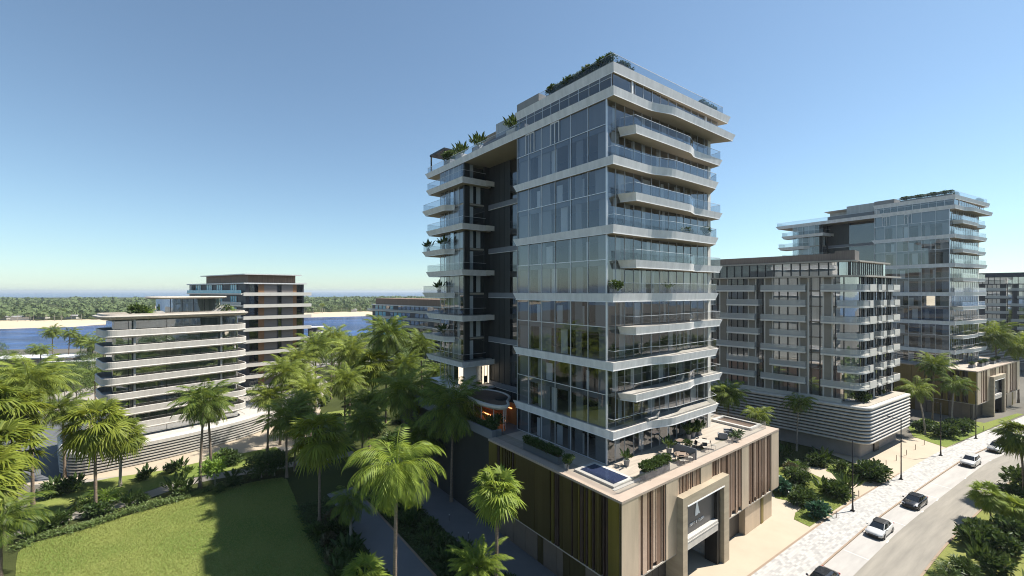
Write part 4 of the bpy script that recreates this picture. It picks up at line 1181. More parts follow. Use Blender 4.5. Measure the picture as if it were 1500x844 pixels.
def trunk_mesh(h, r, lean, m, seed):
    rnd = random.Random(seed); b = MB(); n = max(6, int(h / .55)); rings = []
    for k in range(n + 1):
        u = k / n; z = h * u
        rad = r * (1.0 - .35 * u) * (1.35 - .35 * min(1, u * 9)) * (1 + .07 * math.sin(k * 2.1)) * (1 + .25 * max(0, (u - .88) / .12))
        ox, oy = lean[0] * u ** 1.7, lean[1] * u ** 1.7
        rings.append([(ox + rad * math.cos(a * math.pi / 5), oy + rad * math.sin(a * math.pi / 5), z) for a in range(10)])
    b.rings(rings, caps=(False, True))
    me_o = b.build('trunk', M[m], None, smooth=True)
    return me_o

def palm(x, y, h, kind, scale, label, group='palms of the garden', seed=0, lean=(0, 0), r=.2, bark='bark', skirt=True, name='palm_tree', fat=1.0):
    root = empty(name, (x, y, 0), (seed * 1.7) % 6.28 if not (lean[0] or lean[1]) else 0, label, 'palm tree', group)
    if lean == (0, 0): lean = (.45 * math.sin(seed * 1.3), .45 * math.cos(seed * 2.1))
    t = trunk_mesh(h, r, lean, bark, seed); t.parent = root
    c = bpy.data.objects.new('crown', CR[kind][seed % len(CR[kind])]); COL.objects.link(c)
    c.parent = root; c.location = (lean[0], lean[1], h); c.scale = (scale * fat, scale * fat, scale); c.rotation_euler = (.14 * math.sin(seed * 3.1), .14 * math.cos(seed * 5.3), seed * 2.3)
    if skirt and kind in ('date', 'coco', 'fan') and seed % 2 == 0:
        s = bpy.data.objects.new('dead_fronds', SKIRT[seed % 2]); COL.objects.link(s)
        s.parent = root; s.location = (lean[0], lean[1], h); s.scale = (scale * .8,) * 3
    return root

def palm_px(bx, by, cy, kind, scale, label, **kw):
    """trunk foot at ground pixel, crown heart at the height of row cy"""
    x, y = gp(bx, by); h = CAMZ - (cy - HZ) / FPX * y
    return palm(x, y, h, kind, scale, label, **kw)

# foot px, foot py, crown py, kind, scale, label
PALMS = [
 (140, 752, 622, 'fan', 1.6, 'full fan palm with bright yellow-green crown standing before the louvred podium at left', dict(seed=2)),
 (293, 716, 592, 'date', 1.4, 'tall palm whose shaggy drooping crown covers the middle of the white rounded block', dict(seed=3)),
 (309, 697, 597, 'date', 1.2, 'slimmer palm close behind the shaggy palm in front of the white rounded block', dict(seed=4)),
 (176, 713, 640, 'fan', 1.3, 'shorter pale-trunked palm partly behind the full yellow-green fan palm', dict(seed=5, bark='bark_grey')),
 (6, 800, 655, 'fan', 1.75, 'largest fan palm at the left edge with layered lime fans', dict(seed=6)),
 (-34, 790, 590, 'fan', 1.7, 'high fan palm cut by the left edge above the layered one', dict(seed=7)),
 (48, 742, 560, 'date', 1.55, 'broad golden-tipped palm at left whose crown rises before the channel', dict(seed=8)),
 (2, 735, 585, 'fan', 1.6, 'palm at the left edge just below the golden-tipped broad palm', dict(seed=9)),
 (66, 617, 566, 'date', 1.25, 'palm with bare straight trunk beside the sunlit side road', dict(seed=10)),
 (0, 850, 765, 'coco', 1.25, 'dull green feather palm low in the left corner over the lawn', dict(seed=11)),
 (140, 590, 549, 'coco', 1.25, 'dark drooping palm on the plaza just left of the white rounded block', dict(seed=12)),
 (410, 652, 548, 'date', 1.4, 'sunlit feather palm with thick trunk right of the white rounded block', dict(seed=13)),
 (445, 640, 560, 'date', 1.35, 'sunlit feather palm with dark underside, second right of the white rounded block', dict(seed=14)),
 (392, 662, 585, 'date', 1.15, 'shorter shaggy palm leaning on the end of the louvred podium', dict(seed=15)),
 (432, 690, 600, 'date', 1.2, 'half shaded palm just behind the dim fan palm over the dark path', dict(seed=16)),
 (468, 768, 640, 'fan', 1.55, 'dim fan palm with slender bare trunk at the shaded edge of the lawn', dict(seed=17)),
 (578, 930, 690, 'arch', 1.3, 'brightest feather palm in the foreground with arching sunlit fronds', dict(seed=18, r=.2)),
 (727, 889, 718, 'lime', 1.1, 'round sunlit fan palm before the brass podium wall', dict(seed=19)),
 (514, 790, 738, 'coco', .95, 'small shaded palm beside the dark path left of the brightest feather palm', dict(seed=20, bark='bark_grey')),
 (505, 640, 560, 'date', 1.5, 'dark feather palm with thin trunk in front of the sunlit grove', dict(seed=21)),
 (541, 658, 592, 'date', 1.4, 'black-green palm with trunk over the sunny patch of lawn', dict(seed=22)),
 (592, 690, 575, 'date', 1.7, 'tall shaded palm at the centre of the dark group', dict(seed=24)),
 (661, 735, 598, 'date', 1.75, 'biggest shaded palm leaning over the club pavilion', dict(seed=26)),
 (622, 720, 640, 'date', 1.3, 'shaded palm between the biggest shaded palm and the brightest one', dict(seed=27)),
 (565, 620, 492, 'date', 1.9, 'sunlit palm highest in the grove before the far dark block', dict(seed=28)),
 (618, 610, 505, 'date', 1.5, 'sunlit palm in the grove nearest to the tall tower', dict(seed=29)),
 (512, 610, 518, 'date', 1.7, 'sunlit palm mid grove below the channel', dict(seed=30)),
 (545, 625, 535, 'fan', 1.8, 'bright sunlit palm at the front of the grove', dict(seed=31)),
 (592, 622, 540, 'date', 1.5, 'sunlit grove palm just left of the lit lobby balcony', dict(seed=32)),
 (462, 600, 510, 'date', 1.7, 'sunlit grove palm just right of the dark cream-banded block', dict(seed=33)),
 (485, 585, 497, 'date', 1.6, 'grove palm standing behind, near the shore boxes', dict(seed=34)),
 (440, 610, 528, 'date', 1.5, 'sunlit grove palm in front of the foot of the dark cream-banded block', dict(seed=35)),
 (640, 615, 548, 'date', 1.2, 'grove palm half hidden behind the far wing balconies', dict(seed=36)),
 (1112, 678, 607, 'coco', .92, 'sunlit feather palm peeping over the end of the tower terrace', dict(seed=37, r=.13)),
 (1167, 661, 590, 'coco', .95, 'dark palm with straight trunk before the striped podium', dict(seed=38, r=.13, bark='bark_grey')),
 (1066, 655, 577, 'date', 1.1, 'dark palm behind the right-hand ends of the tower balconies', dict(seed=39)),
 (1049, 650, 574, 'coco', 1.0, 'sunlit palm fringe directly behind the tower balcony ends', dict(seed=40)),
 (1355, 637, 571, 'coco', 1.15, 'palm with curved leaning trunk right of the striped podium', dict(seed=41, lean=(-1.3, .5), r=.16, bark='bark_grey')),
 (1394, 625, 563, 'coco', 1.2, 'palm with dry hanging fronds before the far tower podium', dict(seed=42, lean=(.8, .2), r=.16, bark='bark_grey')),
 (1366, 615, 535, 'date', 1.25, 'palm behind the leaning pair, against the far tower', dict(seed=44, r=.16)),
 (1500, 735, 640, 'fan', 1.15, 'palm crown at the right edge hanging over the parked cars', dict(seed=43, r=.15)),
 (1462, 590, 492, 'date', 1.7, 'lime palm in the gap beyond the far tower terrace', dict(seed=45)),
 (1492, 590, 508, 'date', 1.6, 'lime palm at the right edge beyond the far tower terrace', dict(seed=46)),
 (1452, 768, 728, 'lime', .82, 'small lime fan palm over the road kerb at lower right', dict(seed=47, r=.1)),
 (1492, 775, 746, 'lime', .78, 'small lime fan palm at the right edge beside the other small one', dict(seed=48, r=.1)),
 (24, 770, 600, 'fan', 1.5, 'fan palm crowding behind the layered lime fans at left', dict(seed=52)),
 (-40, 840, 700, 'fan', 1.7, 'fan palm mostly outside the left edge, under the layered lime fans', dict(seed=53)),
 (30, 690, 572, 'date', 1.3, 'olive palm at left between the golden-tipped palm and the channel', dict(seed=54)),
 (95, 700, 600, 'date', 1.2, 'half hidden palm behind the full fan palm, near the side road', dict(seed=55)),
 (420, 700, 615, 'date', 1.35, 'shaded palm left of the dim fan palm', dict(seed=57)),
 (455, 660, 575, 'date', 1.3, 'palm tucked behind the second sunlit feather palm', dict(seed=58)),
 (530, 680, 620, 'date', 1.3, 'deeply shaded palm right of the sunny patch of lawn', dict(seed=59)),
 (640, 670, 575, 'date', 1.3, 'deeply shaded palm against the dark rear podium', dict(seed=62)),
 (704, 900, 832, 'cycad', 1.3, 'low feather palm cut by the bottom edge before the brass podium', dict(seed=50, r=.15)),
 (527, 940, 850, 'lime', .85, 'lime fan tip rising at the bottom edge, left of the brightest feather palm', dict(seed=49, r=.12)),
]
for a in PALMS: palm_px(*a[:6], **a[6])
# far palms on the near shore, seen against the water
for i, (px, py, cy) in enumerate(((77, 535, 487), (100, 538, 489), (118, 536, 500), (152, 536, 491), (134, 540, 505), (60, 548, 512), (470, 520, 498))):
    palm_px(px, py, cy, ('date', 'coco')[i % 2], 1.25, ['tall thin palm against the channel water', 'bushy thin palm against the channel water, second from the left', 'small palm between the thin shore palms', 'palm against the water touching the white rounded block', 'low palm before the channel near the white rounded block', 'palm beside the pinkish shore pavilion', 'dark palm by the shore boxes'][i], group='thin palms along the near shore', seed=60 + i, skirt=False, r=.2)
# palms lining the far beach: many, tiny, alike
protoP = None
rr = random.Random(77)
ish = [p for p in isl_front if -900 < p[0] < 250]
for i in range(46):
    k = rr.uniform(0, len(ish) - 1.01); a, b = Vector(ish[int(k)]), Vector(ish[int(k) + 1]); p = a.lerp(b, k % 1)
    d = rr.uniform(52, 95); x, y = p.x - d * .28, p.y + d * .96
    h = rr.uniform(8, 13)
    root = empty('palm_tree', (x, y, .8), 0, 'tiny palm at the wooded edge of the far beach', 'palm tree', 'palms along the far beach')
    if protoP is None: protoP = trunk_mesh(1.0, .028, (0, 0), 'bark_grey', 5); t = protoP
    else: t = protoP.copy(); COL.objects.link(t)
    t.parent = root; t.scale = (h * .8, h * .8, h)
    c = bpy.data.objects.new('crown', CR['date'][i % 3]); COL.objects.link(c); c.parent = root; c.location = (0, 0, h); c.scale = (1.2,) * 3

# ---- shrubs
def leaf_quad(V, F, p, d, l, w, nrm):
    s = d.cross(nrm)
    if s.length < 1e-3: s = d.cross(Vector((1, 0, .3)))
    s.normalize()
    b = len(V); fold = nrm.normalized() * w * .25
    V += [p, p + d * l * .5 - s * w * .5 + fold, p + d * l, p + d * l * .5 + s * w * .5 + fold]; F.append((b, b + 1, b + 2, b + 3))

def bush(seed, n=700, rx=.9, rz=.8, l=.25, w=.13, m='leaf', base=.12):
    rnd = random.Random(seed); V, F = [], []
    lobes = [(Vector((rnd.uniform(-.5, .5) * rx, rnd.uniform(-.5, .5) * rx, rnd.uniform(.35, .9) * rz + base)), rnd.uniform(.4, .62)) for _ in range(7)]
    for i in range(n):
        c, r = rnd.choice(lobes)
        d = Vector((rnd.gauss(0, 1), rnd.gauss(0, 1), rnd.gauss(.35, .8))).normalized()
        p = c + Vector((d.x * r * rx, d.y * r * rx, d.z * r * rz)) * rnd.uniform(.55, 1.0)
        if p.z < .05: p.z = rnd.uniform(.05, .3)
        dd = (d + Vector((rnd.gauss(0, .5), rnd.gauss(0, .5), rnd.gauss(.1, .4)))).normalized()
        leaf_quad(V, F, p, dd, l * rnd.uniform(.7, 1.3), w * rnd.uniform(.7, 1.2), (d + Vector((0, 0, .6))).normalized())
    return quads_mesh('bush', V, F, M[m])

def paddle(seed, n=26, h=1.6, m='leaf', lw=.34):
    rnd = random.Random(seed); V, F = [], []
    for i in range(n):
        az = i * 2.4 + rnd.uniform(-.3, .3); tilt = rnd.uniform(.1, .75); hh = h * rnd.uniform(.55, 1.05)
        d = Vector((math.cos(az) * math.sin(tilt), math.sin(az) * math.sin(tilt), math.cos(tilt)))
        side = Vector((-math.sin(az), math.cos(az), 0)); b0 = Vector((math.cos(az) * .12, math.sin(az) * .12, 0)); q = b0 + d * hh * .5
        b = len(V); V += [b0 - side * .02, b0 + side * .02, q + side * .015, q - side * .015]; F.append((b, b + 1, b + 2, b + 3))
        ll = hh * .62; pts = []; nrm = side.cross(d)
        d2 = (d - Vector((0, 0, .35)) + Vector((math.cos(az), math.sin(az), 0)) * .2).normalized()
        m1, m2, tip = q + d * ll * .33, q + d * ll * .66, q + d * ll * .62 + d2 * ll * .42
        for sg in (-1, 1):
            b = len(V); V += [q, m1 + side * sg * lw * .5 + nrm * .05, m2 + side * sg * lw * .42 + nrm * .05, tip, m2]; F.append((b, b + 1, b + 2, b + 3, b + 4) if sg > 0 else (b + 4, b + 3, b + 2, b + 1, b))
    return quads_mesh('paddle_plant', V, F, M[m])

def tree_crown(seed, rx=2.4, rz=1.9, ncl=70, per=26, l=.24, m='leaf_tree'):
    rnd = random.Random(seed); V, F = [], []
    for c in range(ncl):
        d = Vector((rnd.gauss(0, 1), rnd.gauss(0, 1), rnd.gauss(.1, .8))).normalized(); r = rnd.uniform(.35, 1) ** .6
        cc = Vector((d.x * rx * r, d.y * rx * r, d.z * rz * r + rz * .6)); cr = rnd.uniform(.3, .6)
        for i in range(per):
            e = Vector((rnd.gauss(0, 1), rnd.gauss(0, 1), rnd.gauss(.2, .7))).normalized()
            leaf_quad(V, F, cc + e * cr * rnd.uniform(.3, 1), (e + Vector((rnd.gauss(0, .6), rnd.gauss(0, .6), rnd.gauss(-.2, .4)))).normalized(), l * rnd.uniform(.7, 1.4), l * .55, (e + Vector((0, 0, .8))).normalized())
    return quads_mesh('tree_crown', V, F, M[m])

SH = {'bush': [bush(s, 760) for s in (1, 2, 3)], 'broad': [bush(s, 460, 1.0, .8, .4, .21) for s in (4, 5)],
      'blue': [bush(6, 420, .85, .8, .4, .28, 'leaf_blue')], 'lime': [bush(7, 700, .8, .75, .26, .1, 'leaf_lime', .5)],
      'paddle': [paddle(s) for s in (1, 2, 3)], 'fanleaf': [fan_crown(8, 26, .5, .55, 'leaf', -5, 12)], 'limefan': [fan_crown(9, 30, .5, .6, 'leaf_lime', -25, 14)],
      'tuft': [paddle(s, 34, .55, 'leaf_tree', .16) for s in (7, 8)], 'fern': [feather_crown(9, 22, 1.0, 1.2, .07, .26, 'leaf', 70, 0)], 'bronze': [bush(9, 360, .9, .8, .4, .24, 'leaf_red')]}
NAMES = {'bush': 'shrub', 'broad': 'broadleaf_shrub', 'blue': 'blue_green_shrub', 'lime': 'lime_shrub', 'paddle': 'paddle_leaf_plant', 'fanleaf': 'fan_leaf_plant', 'limefan': 'lime_fan_plant', 'tuft': 'low_plant', 'fern': 'fern_plant', 'bronze': 'bronze_shrub'}
_sn = 0
def shrub(kind, x, y, s, label, group=None, z=0.0, stem=False, sz=None):
    global _sn; _sn += 1
    o = bpy.data.objects.new(NAMES[kind], SH[kind][_sn % len(SH[kind])]); COL.objects.link(o)
    o.location = (x, y, z); o.scale = (s, s, sz or s); o.rotation_euler = (0, 0, _sn * 1.9)
    return tag(o, label, 'plant' if kind in ('paddle', 'fanleaf', 'limefan', 'tuft', 'fern') else 'shrub', group)

def treepx(px, py, cy, crown, sc, label, group=None, r=.14, name='leafy_tree'):
    x, y = gp(px, py); h = max(1.0, CAMZ - (cy - HZ) / FPX * y - sc * 1.1)
    root = empty(name, (x, y, 0), px, label, 'tree', group)
    t = trunk_mesh(h, r, (0, 0), 'bark_grey', px); t.parent = root
    b = MB()
    for k in range(5):
        a = k * 1.3; b.tube((0, 0, h * .8), (math.cos(a) * sc * 1.2, math.sin(a) * sc * 1.2, h + sc * 1.0), r * .5, r * .15, 5)
    b.build('limb', M['bark_grey'], root)
    c = bpy.data.objects.new('crown', crown); COL.objects.link(c); c.parent = root; c.location = (0, 0, h - sc * .2); c.scale = (sc,) * 3
TC = [tree_crown(s) for s in (1, 2, 3)]
rt = random.Random(31)
TD = [tree_crown(s, 2.0, 1.3, 60, 34, .3, 'leaf') for s in (4, 5)]
for i, (px, py, cy, sc, lb) in enumerate((
    (95, 590, 545, 1.3, 'loose olive tree on the plaza behind the bare-trunk palm'), (118, 585, 548, 1.2, 'pale green loose tree on the plaza near the channel'), (112, 610, 560, 1.3, 'dark rounded tree at the edge of the sunlit side road'),
    (86, 605, 555, 1.4, 'dark tree just right of the bare-trunk palm'), (128, 570, 535, 1.3, 'airy tree left of the upper white balconies'), (150, 560, 532, 1.1, 'airy tree touching the left end of the white rounded block'), (45, 575, 542, 1.2, 'olive tree behind the golden-tipped palm'),
    (490, 560, 500, 1.9, 'olive tree among the grove below the channel'), (470, 575, 520, 1.5, 'rounded olive tree at the foot of the dark cream-banded block'), (530, 545, 500, 1.9, 'olive tree in front of the far block balconies'), (600, 575, 530, 1.7, 'lime leafy tree beside the grove plaza'), (625, 590, 540, 1.5, 'lime leafy tree under the far wing balcony'), (555, 560, 515, 1.8, 'olive tree in the middle of the grove'), (380, 612, 575, 1.1, 'small lime tree at the right end of the white rounded block'), (640, 595, 560, 1.2, 'dark leafy tree against the far wing of the tall tower'), (430, 575, 535, 1.5, 'leafy tree between grove palms below the dark block'))):
    treepx(px, py, cy, TC[i % 3], sc, lb, 'leafy trees of the plaza')
for i in range(26):
    px, py = rt.uniform(-20, 175), rt.uniform(528, 576)
    treepx(px, py, py - rt.uniform(10, 22), TC[i % 3], rt.uniform(1.0, 1.4), 'loose olive tree crowding the bank between side road and channel', 'trees on the bank of the channel')
for i in range(18):
    px, py = rt.uniform(470, 640), rt.uniform(520, 560)
    treepx(px, py, py - rt.uniform(24, 40), TC[i % 3], rt.uniform(1.4, 2.1), 'loose olive tree behind the palm grove near the far block', 'trees behind the palm grove')
for px, py, cy, sc, lb in ((383, 700, 676, 1.25, 'dark umbrella-shaped small tree at the shaded corner of the lawn'), (402, 697, 672, 1.15, 'dark umbrella-shaped small tree, right one of the pair at the lawn corner')):
    treepx(px, py, cy, TD[0], sc, lb, None, .1, 'umbrella_tree')
x, y = gp(315, 718)
LT = empty('umbrella_tree', (x, y, 0), 0, 'round lime-coloured small tree at the far edge of the lawn', 'tree')
t = trunk_mesh(1.8, .07, (0, 0), 'bark_grey', 3); t.parent = LT
c = bpy.data.objects.new('crown', SH['lime'][0]); COL.objects.link(c); c.parent = LT; c.location = (0, 0, 1.2); c.scale = (2.2, 2.2, 2.3)

SHRUBS = [ # kind, foot px, foot py, scale, label
 ('paddle', 75, 775, 1.5, 'dark paddle-leaf plant at the left end of the curved path'), ('bush', 60, 782, 1.3, 'dark shrub under the left corner palm, by the curved path'), ('paddle', 45, 790, 1.3, 'paddle-leaf plant nearest the left corner palm'), ('broad', 88, 768, 1.1, 'broad-leaved shrub on the near side of the curved path at left'),
 ('broad', 148, 755, 1.1, 'leafy shrub around the foot of the full fan palm'), ('limefan', 156, 735, 2.6, 'lime fan plant just right of the full fan palm trunk'), ('fanleaf', 126, 742, 2.4, 'dark fan plant just left of the full fan palm trunk'), ('broad', 135, 757, 1.2, 'shiny green shrub left of the full fan palm foot'),
 ('paddle', 188, 742, 1.4, 'dark paddle-leaf plant at mid curved path'), ('bush', 205, 738, 1.1, 'dark low shrub at mid curved path'), ('paddle', 258, 722, 1.7, 'tall paddle-leaf plant left of the shaggy palm trunk'), ('paddle', 274, 720, 1.4, 'paddle-leaf plant touching the shaggy palm trunk'), ('broad', 268, 726, 1.0, 'broad-leaved shrub in front of the tall paddle-leaf plant'),
 ('paddle', 82, 722, 1.5, 'dark paddle-leaf plant behind the curved path near the left palms'), ('broad', 100, 722, 1.4, 'dark leafy shrub on the strip lawn near the left palms'), ('bush', 68, 730, 1.4, 'dark shrub under the layered fan palm'), ('paddle', 110, 715, 1.3, 'paddle-leaf plant by the left end of the louvred podium'),
 ('paddle', 216, 700, 1.3, 'paddle-leaf plant on the strip lawn before the louvres'), ('bush', 208, 703, 1.1, 'shrub left of the paddle-leaf plant on the strip lawn'), ('paddle', 262, 690, 1.3, 'paddle-leaf plant on the strip lawn left of the shaggy palm'), ('bush', 250, 692, 1.2, 'dark shrub in the shade before the louvres'), ('tuft', 275, 693, 2.0, 'bright low plant on the strip lawn near the shaggy palm'),
 ('limefan', 320, 676, 2.4, 'lime fan plant against the louvred podium'), ('broad', 330, 678, 1.6, 'dark tall shrub against the louvred podium'), ('bush', 345, 680, 1.4, 'dark shrub right of the lime fan plant'), ('bronze', 318, 690, 1.2, 'bronze shrub in front of the lime fan plant'),
 ('bush', 345, 712, 1.2, 'dark shrub at the lawn end right of the lime tree'), ('paddle', 340, 705, 1.2, 'paddle-leaf plant right of the lime tree'), ('bush', 322, 722, .9, 'small shrub under the lime tree'),
 ('blue', 1202, 759, 1.5, 'blue-green rounded shrub at the tip of the shrub lawn beside the pavement'), ('bush', 1172, 740, 1.5, 'dark dense shrub in the middle of the shrub lawn'), ('bush', 1189, 741, 1.3, 'dark shrub right of the dense shrub on the shrub lawn'), ('bush', 1178, 733, 1.5, 'dark upright shrub behind the dense shrub'), ('paddle', 1205, 722, 1.5, 'spiky light plant in the middle of the shrub lawn'),
 ('broad', 1226, 729, 1.6, 'large broad-leaved shrub by the first lamp post'), ('bush', 1238, 727, 1.4, 'dense shrub touching the first lamp post'), ('paddle', 1240, 722, 1.9, 'tall paddle-leaf plant behind the first lamp post'), ('bush', 1219, 722, 1.3, 'dark shrub left of the large broad-leaved shrub'),
 ('blue', 1142, 722, 1.6, 'blue-green shrub at the corner of the bronze podium'), ('broad', 1163, 705, 1.5, 'broad shrub under the small sunlit palm behind the podium'), ('bush', 1175, 710, 1.5, 'dark shrub in the upper shrub lawn'), ('bronze', 1160, 693, 1.2, 'bronze shrub on the upper shrub lawn by the podium'),
 ('limefan', 1160, 685, 1.6, 'pale fan plant over the upper shrub lawn'), ('fanleaf', 1172, 688, 1.8, 'sunlit fan plant at the top of the shrub lawn'),
 ('broad', 1270, 703, 1.9, 'large rounded shrub by the pavement before the striped podium corner'), ('broad', 1284, 703, 1.8, 'large rounded shrub beside the second lamp post'), ('bush', 1258, 700, 1.5, 'dark shrub left of the large rounded pair'), ('broad', 1278, 697, 1.7, 'dark shrub behind the large rounded pair'),
 ('bush', 1195, 683, 1.6, 'shaded shrub under the striped podium, left of the dark shaded fan'), ('paddle', 1205, 680, 1.7, 'shaded paddle plant under the striped podium'), ('bush', 1228, 690, 1.4, 'shaded shrub under the striped podium corner'), ('tuft', 1240, 695, 1.6, 'low plant at the edge of the striped podium shade'), ('paddle', 1150, 672, 1.5, 'shaded paddle plant near the dark palm trunk'),
 ('bush', 1372, 640, 2.0, 'dark shrub between the two leaning palms'), ('bush', 1388, 640, 2.2, 'dark dense shrub under the palm with dry fronds'), ('broad', 1402, 634, 2.0, 'dark broad shrub right of the palm with dry fronds'), ('bush', 1345, 632, 1.8, 'dark shrub beside the curved leaning trunk'), ('broad', 1415, 630, 1.7, 'dark shrub below the far tower podium corner'), ('bush', 1362, 630, 1.8, 'dark shrub behind the leaning palms'),
 ('broad', 1422, 800, 1.5, 'dark broad-leaved shrub nearest the road kerb at lower right'), ('broad', 1438, 790, 1.6, 'dark shrub under the small lime palms'), ('paddle', 1432, 808, 1.6, 'dark paddle plant leaning toward the road at lower right'), ('bush', 1452, 800, 1.7, 'dense shrub in the middle of the lower right bed'), ('broad', 1468, 812, 1.5, 'shrub at the lawn side of the lower right bed'),
 ('paddle', 1440, 830, 1.5, 'glossy paddle plant low in the lower right bed'), ('broad', 1455, 838, 1.4, 'glossy shrub low in the lower right bed'), ('fanleaf', 1405, 842, 2.0, 'fan plant at the bottom edge beside the road kerb'), ('fanleaf', 1388, 850, 1.8, 'fan plant cut by the bottom edge beside the road kerb'), ('bush', 1420, 845, 1.3, 'dark shrub at the bottom edge of the lower right bed'),
 ('broad', 1478, 790, 1.8, 'dark shrub below the right-edge small lime palm'), ('bush', 1495, 795, 1.6, 'dark shrub at the right edge below the lime palms'), ('broad', 1492, 745, 2.0, 'dark tall shrub at the right edge behind the lime palms'), ('broad', 1497, 720, 2.3, 'dark tree-like shrub high at the right edge'), ('tuft', 1472, 828, 2.2, 'low leafy plant on the lawn side of the lower right bed'),
 ('bush', 372, 612, 1.4, 'green shrub on the plaza right of the white rounded block'), ('fanleaf', 350, 622, 2.6, 'bright fan plant at the right end of the white rounded block'), ('broad', 130, 612, 1.8, 'dark shrub by the sunlit side road'), ('blue', 160, 606, 2.6, 'rounded green plant behind the full fan palm crown'),
]
for k, px, py, s, lb in SHRUBS:
    x, y = gp(px, py); shrub(k, x, y, s, lb)
rr = random.Random(5)
# hedge of shaded shrubs between lawn and dark path, and between path and side paving: nothing tells them apart
for i in range(34):
    y = rr.uniform(-12, 27); x = rr.uniform(-22.3, -19.0)
    shrub(rr.choice(('bush', 'broad', 'paddle', 'bronze')), *tw(x, y), rr.uniform(.9, 1.5), 'dark shrub in the shaded hedge between lawn and garden path', 'shrubs of the hedge beside the lawn')
for i in range(34):
    y = rr.uniform(-12, 30); x = rr.uniform(-13.6, -10.0)
    shrub(rr.choice(('bush', 'broad', 'paddle', 'fern')), *tw(x, y), rr.uniform(.8, 1.4), 'dark shrub in the shaded bed between garden path and side paving', 'shrubs of the bed beside the brass podium')
for i in range(40):
    px, py = rr.uniform(420, 660), rr.uniform(585, 660)
    x, y = gp(px, py); shrub(rr.choice(('bush', 'broad', 'fanleaf', 'bush')), x, y, rr.uniform(1.1, 2.0), 'green shrub among the trunks of the palm grove', 'shrubs under the palm grove')
# low edging plants along the lawn: uncountable ground cover
V, F = [], []
edge = spline([gp(20, 808), gp(50, 793), gp(104.6, 780), gp(139.5, 769), gp(194, 752), gp(259, 734.5), gp(300, 721), gp(345, 712)], .25)
for p in edge:
    hk = .5 + .5 * math.sin(p[0] * .8) * math.sin(p[0] * .31 + 1)
    for _ in range(40):
        q = Vector((p[0] + rr.gauss(0, .4), p[1] + .45 + rr.gauss(0, .55), rr.uniform(.03, .2 + .5 * hk)))
        a = rr.uniform(0, 6.28); d = Vector((math.cos(a), math.sin(a), rr.uniform(.2, 1))).normalized(); leaf_quad(V, F, q, d, rr.uniform(.2, .42), .16, Vector((0, 0, 1)))
o = bpy.data.objects.new('ground_cover', quads_mesh('ground_cover', V, F, M['leaf_tree'])); COL.objects.link(o)
tag(o, 'low leafy edging along the far side of the lawn', kind='stuff')
V, F = [], []
def scatter_bed(x0, x1, y0, y1, n):
    for _ in range(n):
        p = tw(rr.uniform(x0, x1), rr.uniform(y0, y1)); q = Vector((*p, rr.uniform(.03, .45)))
        a = rr.uniform(0, 6.28); d = Vector((math.cos(a), math.sin(a), rr.uniform(.1, 1))).normalized(); leaf_quad(V, F, q, d, rr.uniform(.25, .5), .2, Vector((0, 0, 1)))
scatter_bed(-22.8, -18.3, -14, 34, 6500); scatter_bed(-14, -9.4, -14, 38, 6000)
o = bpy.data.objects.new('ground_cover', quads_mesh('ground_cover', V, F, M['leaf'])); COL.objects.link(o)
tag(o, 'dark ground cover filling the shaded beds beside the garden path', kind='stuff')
# grass blades that break up the lawn
def blades(name, poly, n, label, h=.11, m='leaf_tree'):
    xs = [p[0] for p in poly]; ys = [p[1] for p in poly]; V, F = [], []
    def inside(x, y):
        c = False; j = len(poly) - 1
        for i in range(len(poly)):
            if (poly[i][1] > y) != (poly[j][1] > y) and x < (poly[j][0] - poly[i][0]) * (y - poly[i][1]) / (poly[j][1] - poly[i][1]) + poly[i][0]: c = not c
            j = i
        return c
    while len(F) < n:
        x, y = rr.uniform(min(xs), max(xs)), rr.uniform(max(min(ys), 38), max(ys))
        if not inside(x, y): continue
        a = rr.uniform(0, 6.28); b = len(V); l = h * rr.uniform(.6, 1.5); dx, dy = math.cos(a), math.sin(a); tx, ty = rr.gauss(0, .07), rr.gauss(0, .07)
        V += [(x - dx * .03, y - dy * .03, .05), (x + dx * .03, y + dy * .03, .05), (x + tx, y + ty, .05 + l)]; F.append((b, b + 1, b + 2))
    o = bpy.data.objects.new(name, quads_mesh(name, V, F, M[m])); COL.objects.link(o); tag(o, label, kind='stuff')
M['blade'] = leafmat('grass_blade', (.15, .185, .035), (.27, .28, .09), .3, .6)
blades('grass', lawn, 60000, 'short mown grass of the main lawn', m='blade')
blades('grass', lawn_r, 9000, 'short grass among the shrubs by the pavement', m='blade')
# ------------------------------------------------------------------ wooded island: reads as one mass
def blob_forest(name, spots, m, label, nl=26, sz=1.0):
    """spots: x, y, z, radius, height"""
    rng = np.random.default_rng(3); S = np.array(spots); n = len(S)
    d = rng.normal(size=(n, nl, 3)); d[..., 2] = np.abs(d[..., 2]) * .8 + .05; d /= np.linalg.norm(d, axis=2, keepdims=True)
    c = np.empty((n, nl, 3))
    rad = S[:, 3][:, None]; hh = S[:, 4][:, None]
    k = rng.uniform(.6, 1, (n, nl))
    c[..., 0] = S[:, 0][:, None] + d[..., 0] * rad * k; c[..., 1] = S[:, 1][:, None] + d[..., 1] * rad * k
    c[..., 2] = S[:, 2][:, None] + hh * (.5 + .5 * d[..., 2] * k)
    a = rng.normal(size=(n, nl, 3)); a -= d * (a * d).sum(2, keepdims=True) * .7; a /= np.linalg.norm(a, axis=2, keepdims=True)
    b = np.cross(d, a); b /= np.maximum(np.linalg.norm(b, axis=2, keepdims=True), 1e-6)
    s = (rad * sz * rng.uniform(.28, .5, (n, nl)))[..., None]
    q = np.stack([c - a * s, c - b * s * .7, c + a * s, c + b * s * .7], axis=2).reshape(-1, 3)
    F = np.arange(len(q)).reshape(-1, 4)
    o = bpy.data.objects.new(name, quads_mesh(name, q.tolist(), [tuple(f) for f in F.tolist()], M[m])); COL.objects.link(o)
    return tag(o, label, kind='stuff')
rr = random.Random(12)
